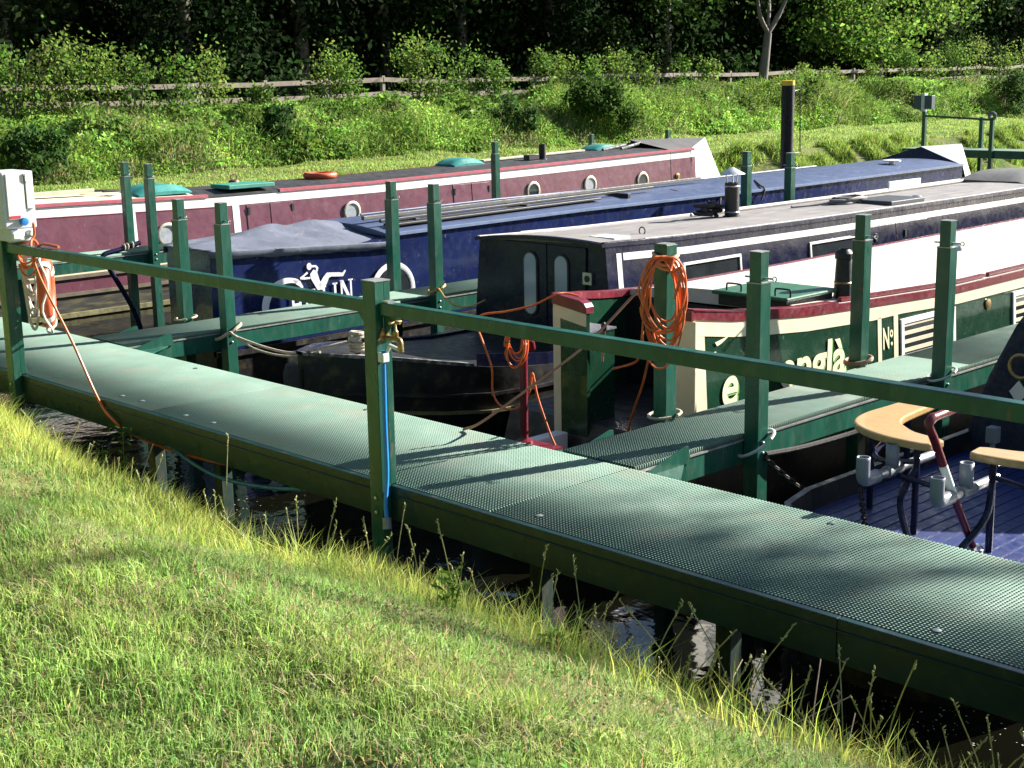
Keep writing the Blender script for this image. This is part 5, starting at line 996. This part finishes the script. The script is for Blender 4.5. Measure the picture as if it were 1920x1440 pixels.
# ------------------------------------------------------------------ shrubs before the fence
def shrub(px_, X, h, wd, base, label, n=900, size=.11, cat='shrub', group='young hedge shrubs by the fence', name='hedge_shrub', ybase=None):
    y = at(px_, 180, X=X)[1]; g = float(gz(X, y)); t = thing(name, label, cat, (X, y, g), group); rg = np.random.default_rng(int(abs(px_) * 7 + 3)); m_ = MB()
    for k in range(5):
        a = k * 1.3 + px_; e = (X + math.cos(a) * wd * .35, y + math.sin(a) * wd * .35, g + h * rg.uniform(.65, .95)); m_.tube([(X, y, g - .05), ((X + e[0]) / 2, (y + e[1]) / 2, g + h * .45), e], [.025, .016, .006], 5)
    m_.build('stems', BARK, t)
    nc = 16; cs = []
    for k in range(nc):
        zz = rg.uniform(.06, .99); r = wd * .5 * (1.15 - .75 * zz) * math.sqrt(rg.random()); a = rg.uniform(0, 6.28); cs.append((X + r * math.cos(a), y + r * math.sin(a), g + h * zz))
    cs = np.array(cs); k = rg.integers(0, nc, n); P_ = cs[k] + rg.normal(0, 1, (n, 3)) * np.array([.16, .16, .17]) * (h / 1.4)
    P_[:, 2] = np.maximum(P_[:, 2], g + .05)
    V, F, Cc = quads(P_, rg.uniform(size * .6, size * 1.35, n), jcol(base, n, rg, .28), rg, .6, up=.15); fast_mesh('foliage', V, F, cols=Cc, mats=LEAFM, parent=t); return t
random.seed(9)
SHR = [(20, 1.55), (75, 1.7), (125, 1.85), (190, 1.6), (260, 1.75), (330, 1.5), (395, 1.45), (620, 1.65), (655, 1.5), (780, 1.9), (820, 1.8), (880, 1.65), (930, 1.5), (1015, 1.4), (1060, 1.35), (1110, 1.3), (1160, 1.55), (1215, 1.4), (1275, 1.2), (1330, 1.1), (1510, 1.0), (1700, 1.4), (1745, 1.6), (1790, 1.8), (1835, 1.9), (1880, 1.85), (1930, 1.9), (-60, 1.6), (-130, 1.7), (490, .8), (1560, .9), (1640, 1.0)]
for px_, h in SHR:
    shrub(px_, -32.6 + random.uniform(-.35, .35), h * 1.08, random.uniform(1.1, 1.5), random.choice([(.15, .23, .045), (.11, .20, .035), (.17, .235, .055), (.10, .175, .035)]), 'leafy young hedge shrub standing before the timber fence')
def bush(px_, py_, X, h, wd, base, label, n=3200):
    t = shrub(px_, X, h, wd, base, label, n, .13, 'bush', None, 'round_bush'); return t
bush(1115, 210, -29.6, 1.45, 2.3, (.055, .105, .022), 'dark dense round bush on the slope above the towpath', 4200)
bush(960, 230, -29.8, 1.0, 2.0, (.045, .09, .022), 'low dark bush beside the dense round bush on the slope', 2400)
bush(1890, 190, -28.9, 1.5, 2.6, (.06, .11, .03), 'rounded grey green bush above the gangway landing', 3200)
bush(60, 290, -28.8, 1.0, 2.4, (.05, .10, .025), 'dark leafy bush at the foot of the slope behind the electric box', 2600)
bush(520, 260, -29.8, .9, 1.6, (.035, .075, .02), 'small dark bush in the long grass behind the lifebuoy roof', 1800)

# ------------------------------------------------------------------ grass and herbs
rng = np.random.default_rng(77)
def inview(P, mx=350, my=250):
    x, y, d = proj(P); return (d > .4) & (x > -mx) & (x < 1920 + mx) & (y > -my) & (y < 1440 + my)
def scatter(n, x0, x1, y0, y1, f=None):
    x = rng.uniform(x0, x1, n); y = rng.uniform(y0, y1, n); z = gz(x, y); P = np.stack([x, y, z], 1); P = P[inview(P)]
    return P if f is None else P[f(P)]
# herbs on the far slope
P = scatter(330000, -33.4, -28.7, 5, 84); nz_ = vnoise(P[:, 0], P[:, 1], .55, 8); n2 = vnoise(P[:, 0], P[:, 1], 1.9, 9); edge = np.clip((-28.6 - P[:, 0]) / .9, .2, 1)
n3 = vnoise(P[:, 0], P[:, 1], .9, 12)
isb = rng.random(len(P)) < .30
top = (.14 + 1.05 * nz_ ** 1.3 + .45 * n2) * edge * np.clip((P[:, 0] + 33.5) / 2.2, .20, 1)
Bp = P[isb]; hb = top[isb] * rng.uniform(.6, 1.25, isb.sum()); cb = jcol((.24, .34, .075), isb.sum(), rng, .22); pale = n3[isb] > .66; cb[pale] = jcol((.36, .36, .17), pale.sum(), rng, .2)
V1, F4, F3, C1 = blades(Bp, hb, rng.uniform(.014, .034, len(Bp)), rng.uniform(.1, .75, len(Bp)), cb, rng)
Lp = P[~isb].copy(); hl = top[~isb]; Lp[:, 2] += hl * rng.uniform(.15, 1.0, len(Lp)) ** .7; cl = jcol((.155, .275, .050), len(Lp), rng, .3); cl *= np.exp(1.5 * (vnoise(Lp[:, 0], Lp[:, 1], 1.1, 14) - .5))[:, None]; dk = n2[~isb] > .64; cl[dk] *= .6; pl_ = n2[~isb] < .3; cl[pl_] *= np.array([1.25, 1.15, 1.0]); wf = (n3[~isb] < .26) & (rng.random(len(Lp)) < .025) & (hl > .3); cl[wf] = (.55, .55, .42)
V2, G4, C2 = quads(Lp, rng.uniform(.045, .12, len(Lp)) * (1 + .9 * (vnoise(Lp[:, 0], Lp[:, 1], .9, 15) > .62)), np.clip(cl, .004, .7), rng, .55, up=.35)
fast_mesh('slope_herbs', np.concatenate([V1, V2]), np.concatenate([F4, G4 + len(V1)]), F3, np.concatenate([C1, C2]), LEAFM, 'stuff'); tag(bpy.data.objects['slope_herbs'], 'tall herbs and long grass covering the far slope', 'herbs')
# mown path and bank lip, ground beyond fence
P1 = scatter(170000, -29.1, -24.3, 5, 84); h1 = rng.uniform(.025, .07, len(P1)) * (1 + 1.0 * (vnoise(P1[:, 0], P1[:, 1], 1.2, 4) > .68)); c1 = jcol((.27, .37, .09), len(P1), rng, .2)
P2 = scatter(150000, -24.4, -22.2, 5, 84, lambda P: (vnoise(P[:, 0], P[:, 1], 1.7, 6) + .18 * rng.random(len(P))) > .56); P2 = P2[P2[:, 2] > .02]; h2 = rng.uniform(.10, .26, len(P2)) + .5 * np.clip(vnoise(P2[:, 0], P2[:, 1], 1.7, 6) - .5, 0, 1); c2 = jcol((.20, .29, .05), len(P2), rng, .3)
P3_ = scatter(60000, -38.5, -33.2, 5, 84); h3 = rng.uniform(.05, .25, len(P3_)); c3 = jcol((.10, .17, .035), len(P3_), rng, .3)
Pa = np.concatenate([P1, P2, P3_]); ha = np.concatenate([h1, h2, h3]); V1, F4, F3, C1 = blades(Pa, ha, rng.uniform(.012, .03, len(Pa)), rng.uniform(.2, 1.0, len(Pa)), np.concatenate([c1, c2, c3]), rng)
fast_mesh('bank_grass', V1, F4, F3, C1, GRASSM, 'stuff'); tag(bpy.data.objects['bank_grass'], 'mown towpath grass and tufts on the far bank', 'grass')
# near bank
def near(n, x0, x1, y0, y1):
    P = scatter(n, x0, x1, y0, y1); return P[P[:, 2] > .02]
Pn = np.concatenate([near(300000, -6.5, 1.2, .2, 5.3), near(150000, -16, -6, .2, 6.0), near(40000, -4, 1.2, -.4, 2.5)])
d_ = np.linalg.norm(Pn - CAMP, axis=1); keep = rng.random(len(Pn)) < np.clip(4.6 / d_, .35, 1); Pn = Pn[keep]
ys_ = Pn[:, 1] - crest(Pn[:, 0]); n1 = vnoise(Pn[:, 0], Pn[:, 1], 1.7, 21); n2 = vnoise(Pn[:, 0], Pn[:, 1], 4.5, 22)
lng = np.clip((ys_ - 3.0) / .7, 0, 1) * np.clip(.25 + 1.3 * n1, .2, 1.2)
bare = ((n1 < .30) & (n2 < .5) & (lng < .3)) & (rng.random(len(Pn)) < .8); Pn, lng, n1, n2, ys_ = (a[~bare] for a in (Pn, lng, n1, n2, ys_))
n = len(Pn); n6 = vnoise(Pn[:, 0], Pn[:, 1], 7.5, 27); h = (.022 + .03 * n2 + .05 * n6 ** 2) * rng.uniform(.6, 1.4, n) + lng * rng.uniform(.04, .17, n)
g1, g2 = np.array((.215, .355, .09)), np.array((.42, .455, .11)); mixk = np.clip(.10 + 1.0 * lng * n2 + .6 * (n1 - .4), 0, 1)[:, None]
n5 = vnoise(Pn[:, 0], Pn[:, 1], .8, 25)
cn = (g1 * (1 - mixk) + g2 * mixk) * np.exp(rng.normal(0, .28, (n, 1)) + (.5 * (n5 - .5) + .35 * (n2 - .5))[:, None]) * np.exp(rng.normal(0, .08, (n, 3))); dry = rng.random(n) < (.07 + .25 * (n1 < .33)); cn[dry] = jcol((.40, .34, .17), dry.sum(), rng, .2)
wdt = rng.uniform(.0028, .0058, n) * np.clip(np.linalg.norm(Pn - CAMP, axis=1) / 5, .9, 1.8)
V1, F4, F3, C1 = blades(Pn, h, wdt, rng.uniform(.1, 1.1, n) * (1 - .45 * lng), np.clip(cn, .005, .8), rng)
fast_mesh('bank_lawn', V1, F4, F3, C1, GRASSM, 'stuff'); tag(bpy.data.objects['bank_lawn'], 'sunlit green grass covering the near bank', 'grass')
Pe = near(200000, -14, 1.2, 3.0, 5.7); ye = Pe[:, 1] - crest(Pe[:, 0]); Pe = Pe[(ye > 3.3) & (ye < 4.75)]; ye = Pe[:, 1] - crest(Pe[:, 0]); ne_ = vnoise(Pe[:, 0], Pe[:, 1], 2.6, 51); Pe = Pe[rng.random(len(Pe)) < np.clip((ye - 3.2), .1, 1) * (.25 + ne_)][:34000]; q_ = len(Pe)
V1, F4, F3, C1 = blades(Pe, rng.uniform(.10, .27, q_) * (.7 + .6 * vnoise(Pe[:, 0], Pe[:, 1], 2.6, 51)), rng.uniform(.003, .006, q_), rng.uniform(.15, .95, q_), jcol((.40, .46, .10), q_, rng, .25), rng)
fast_mesh('edge_grass', V1, F4, F3, C1, GRASSM, 'stuff'); tag(bpy.data.objects['edge_grass'], 'long wispy yellow green grass along the water edge', 'grass')
Pt = near(90000, -8, 1.2, .2, 4.6); Pt = Pt[rng.random(len(Pt)) < .25 + .6 * (vnoise(Pt[:, 0], Pt[:, 1], 2.2, 43) > .6)]; Pt[:, 2] += rng.uniform(.005, .03, len(Pt)); nt_ = len(Pt)
V1, F4, F3, C1 = blades(Pt, rng.uniform(.02, .06, nt_), rng.uniform(.002, .004, nt_), rng.uniform(1.5, 2.6, nt_), jcol((.42, .34, .19), nt_, rng, .25), rng)
fast_mesh('dry_thatch', V1, F4, F3, C1, GRASSM, 'stuff'); tag(bpy.data.objects['dry_thatch'], 'straw coloured dry thatch lying in the lawn', 'thatch')
Pc = near(90000, -7, 1.2, .2, 4.6); nc_ = vnoise(Pc[:, 0], Pc[:, 1], 1.4, 41); Pc = Pc[(nc_ > .55) | (rng.random(len(Pc)) < .15)]; Pc[:, 2] += rng.uniform(.01, .05, len(Pc))
V1, F4, C1 = quads(Pc, rng.uniform(.007, .015, len(Pc)), jcol((.12, .22, .055), len(Pc), rng, .3), rng, .8, up=.1)
fast_mesh('lawn_clover', V1, F4, cols=C1, mats=GRASSM, kind='stuff'); tag(bpy.data.objects['lawn_clover'], 'small broad clover leaves low in the lawn grass', 'clover')
# flowering grass stalks along the water's edge
mb = MB(); random.seed(31); cols = []
ns_ = 0
while ns_ < 230:
    x = random.uniform(-10.5, -.8) if random.random() < .35 else random.uniform(-5.5, -1.2); yc = 4.42 + float(crest(np.array([x]))[0]) + random.gauss(-.12, .22); z = float(gz(np.array([x]), np.array([yc]))[0])
    if z < .05: continue
    H = random.uniform(.28, .62) * (1 if x > -6 else .7); a = random.uniform(0, 6.28); L = random.uniform(.06, .60) * H; c = Vector((x, yc, z)); tip = c + Vector((math.cos(a) * L, math.sin(a) * L, H)); md_ = c.lerp(tip, .55) + Vector((-math.cos(a) * L * .22, -math.sin(a) * L * .22, 0))
    pts = catmull([c, md_, tip], 4); mb.tube(pts, [.0028] * len(pts), 4, cap=False); dirv = (tip - md_).normalized(); hl_ = random.uniform(.05, .12)
    for q in range(int(hl_ / .012)):
        s0 = tip - dirv * (.012 * q); sd_ = Vector((random.uniform(-1, 1), random.uniform(-1, 1), .9)).normalized() * .016; mb.tube([s0 - sd_ * .25, s0 + sd_ * .35, s0 + sd_], [.0014, .0042, .001], 4, cap=False)
    ns_ += 1
o = mb.build('grass_stalks', mat('ripe grass heads', (.45, .45, .19), .7, var=.2, scale=30, trans=.3), kind='stuff'); tag(o, 'thin flowering grass stalks along the water edge', 'grass stalks')
mb = MB()
for k in range(46):
    x = random.uniform(-9, -1); yc = 4.5 + float(crest(np.array([x]))[0]) + random.gauss(-.1, .35); z = float(gz(np.array([x]), np.array([yc]))[0])
    if z < .05: continue
    a = random.uniform(0, 6.28); L = random.uniform(.15, .5); t_ = random.uniform(.1, .9)
    mb.tube(catmull([(x, yc, z + .02), (x + math.cos(a) * L * .5, yc + math.sin(a) * L * .5, z + L * t_ * .6), (x + math.cos(a) * L, yc + math.sin(a) * L, z + L * t_)], 3), [.003] * 7, 4)
tag(mb.build('dead_stems', mat('dead stems', (.30, .21, .14), .9, var=.2), kind='stuff'), 'dry brown dead stems leaning out over the water', 'stems')
# leafy weeds at the walkway edge
for px_, py_, Yw, h, n_, lab in ((230, 870, 5.02, .36, 60, 'leafy upright weed growing in front of the walkway beam'), (190, 870, 5.0, .22, 34, 'short leafy weed beside the taller weed at the walkway beam'), (1040, 1300, 3.55, .16, 70, 'bright leafy thistle clump in the long bank grass'), (850, 1300, 3.45, .22, 70, 'pale prickly thistle standing in the bank grass')):
    p = at(px_, py_, Y=Yw); g = float(gz(np.array([p[0]]), np.array([Yw]))[0]); t = thing('weed', lab, 'weed', (p[0], Yw, g)); rg = np.random.default_rng(int(px_)); m_ = MB()
    hh = max(h, p[2] + h * .8 - g); 
    for k in range(2): m_.tube([(p[0], Yw, g), (p[0] + .03 * k, Yw + .02, g + hh * (.95 - .2 * k))], .004, 5)
    m_.build('stem', mat('weed stem', (.10, .16, .04), .6), t)
    zz = rg.uniform(max(.15, 1 - 1.2 * h / hh), 1, n_); Pw = np.stack([p[0] + rg.normal(0, .035, n_), Yw + rg.normal(0, .035, n_), g + hh * zz], 1)
    V, F, Cc = quads(Pw, rg.uniform(.03, .065, n_), jcol((.11, .20, .03), n_, rg, .2), rg, .35, up=.45); fast_mesh('foliage', V, F, cols=Cc, mats=LEAFM, parent=t)
# floating specks
xs = np.concatenate([rng.uniform(-6, -2, 1100), rng.uniform(-10, -6, 500)]); ysx = np.concatenate([rng.uniform(5.2, 7.0, 1100), rng.uniform(5.2, 6.6, 500)]); kk = vnoise(xs, ysx, 1.6, 17) > .5; Pf = np.stack([xs, ysx, 0 * xs + .004], 1)[kk]; s_ = rng.uniform(.003, .010, len(Pf)); a = rng.uniform(0, 6.28, len(Pf)); u = np.stack([np.cos(a), np.sin(a), 0 * a], 1) * s_[:, None]; v = np.stack([-np.sin(a), np.cos(a), 0 * a], 1) * (s_ * .6)[:, None]
fast_mesh('floating_specks', np.stack([Pf - u, Pf - v, Pf + u, Pf + v], 1).reshape(-1, 3), np.arange(4 * len(Pf)).reshape(-1, 4), mats=SPECK, kind='stuff'); tag(bpy.data.objects['floating_specks'], 'pale specks of fluff floating on the dark water', 'specks')
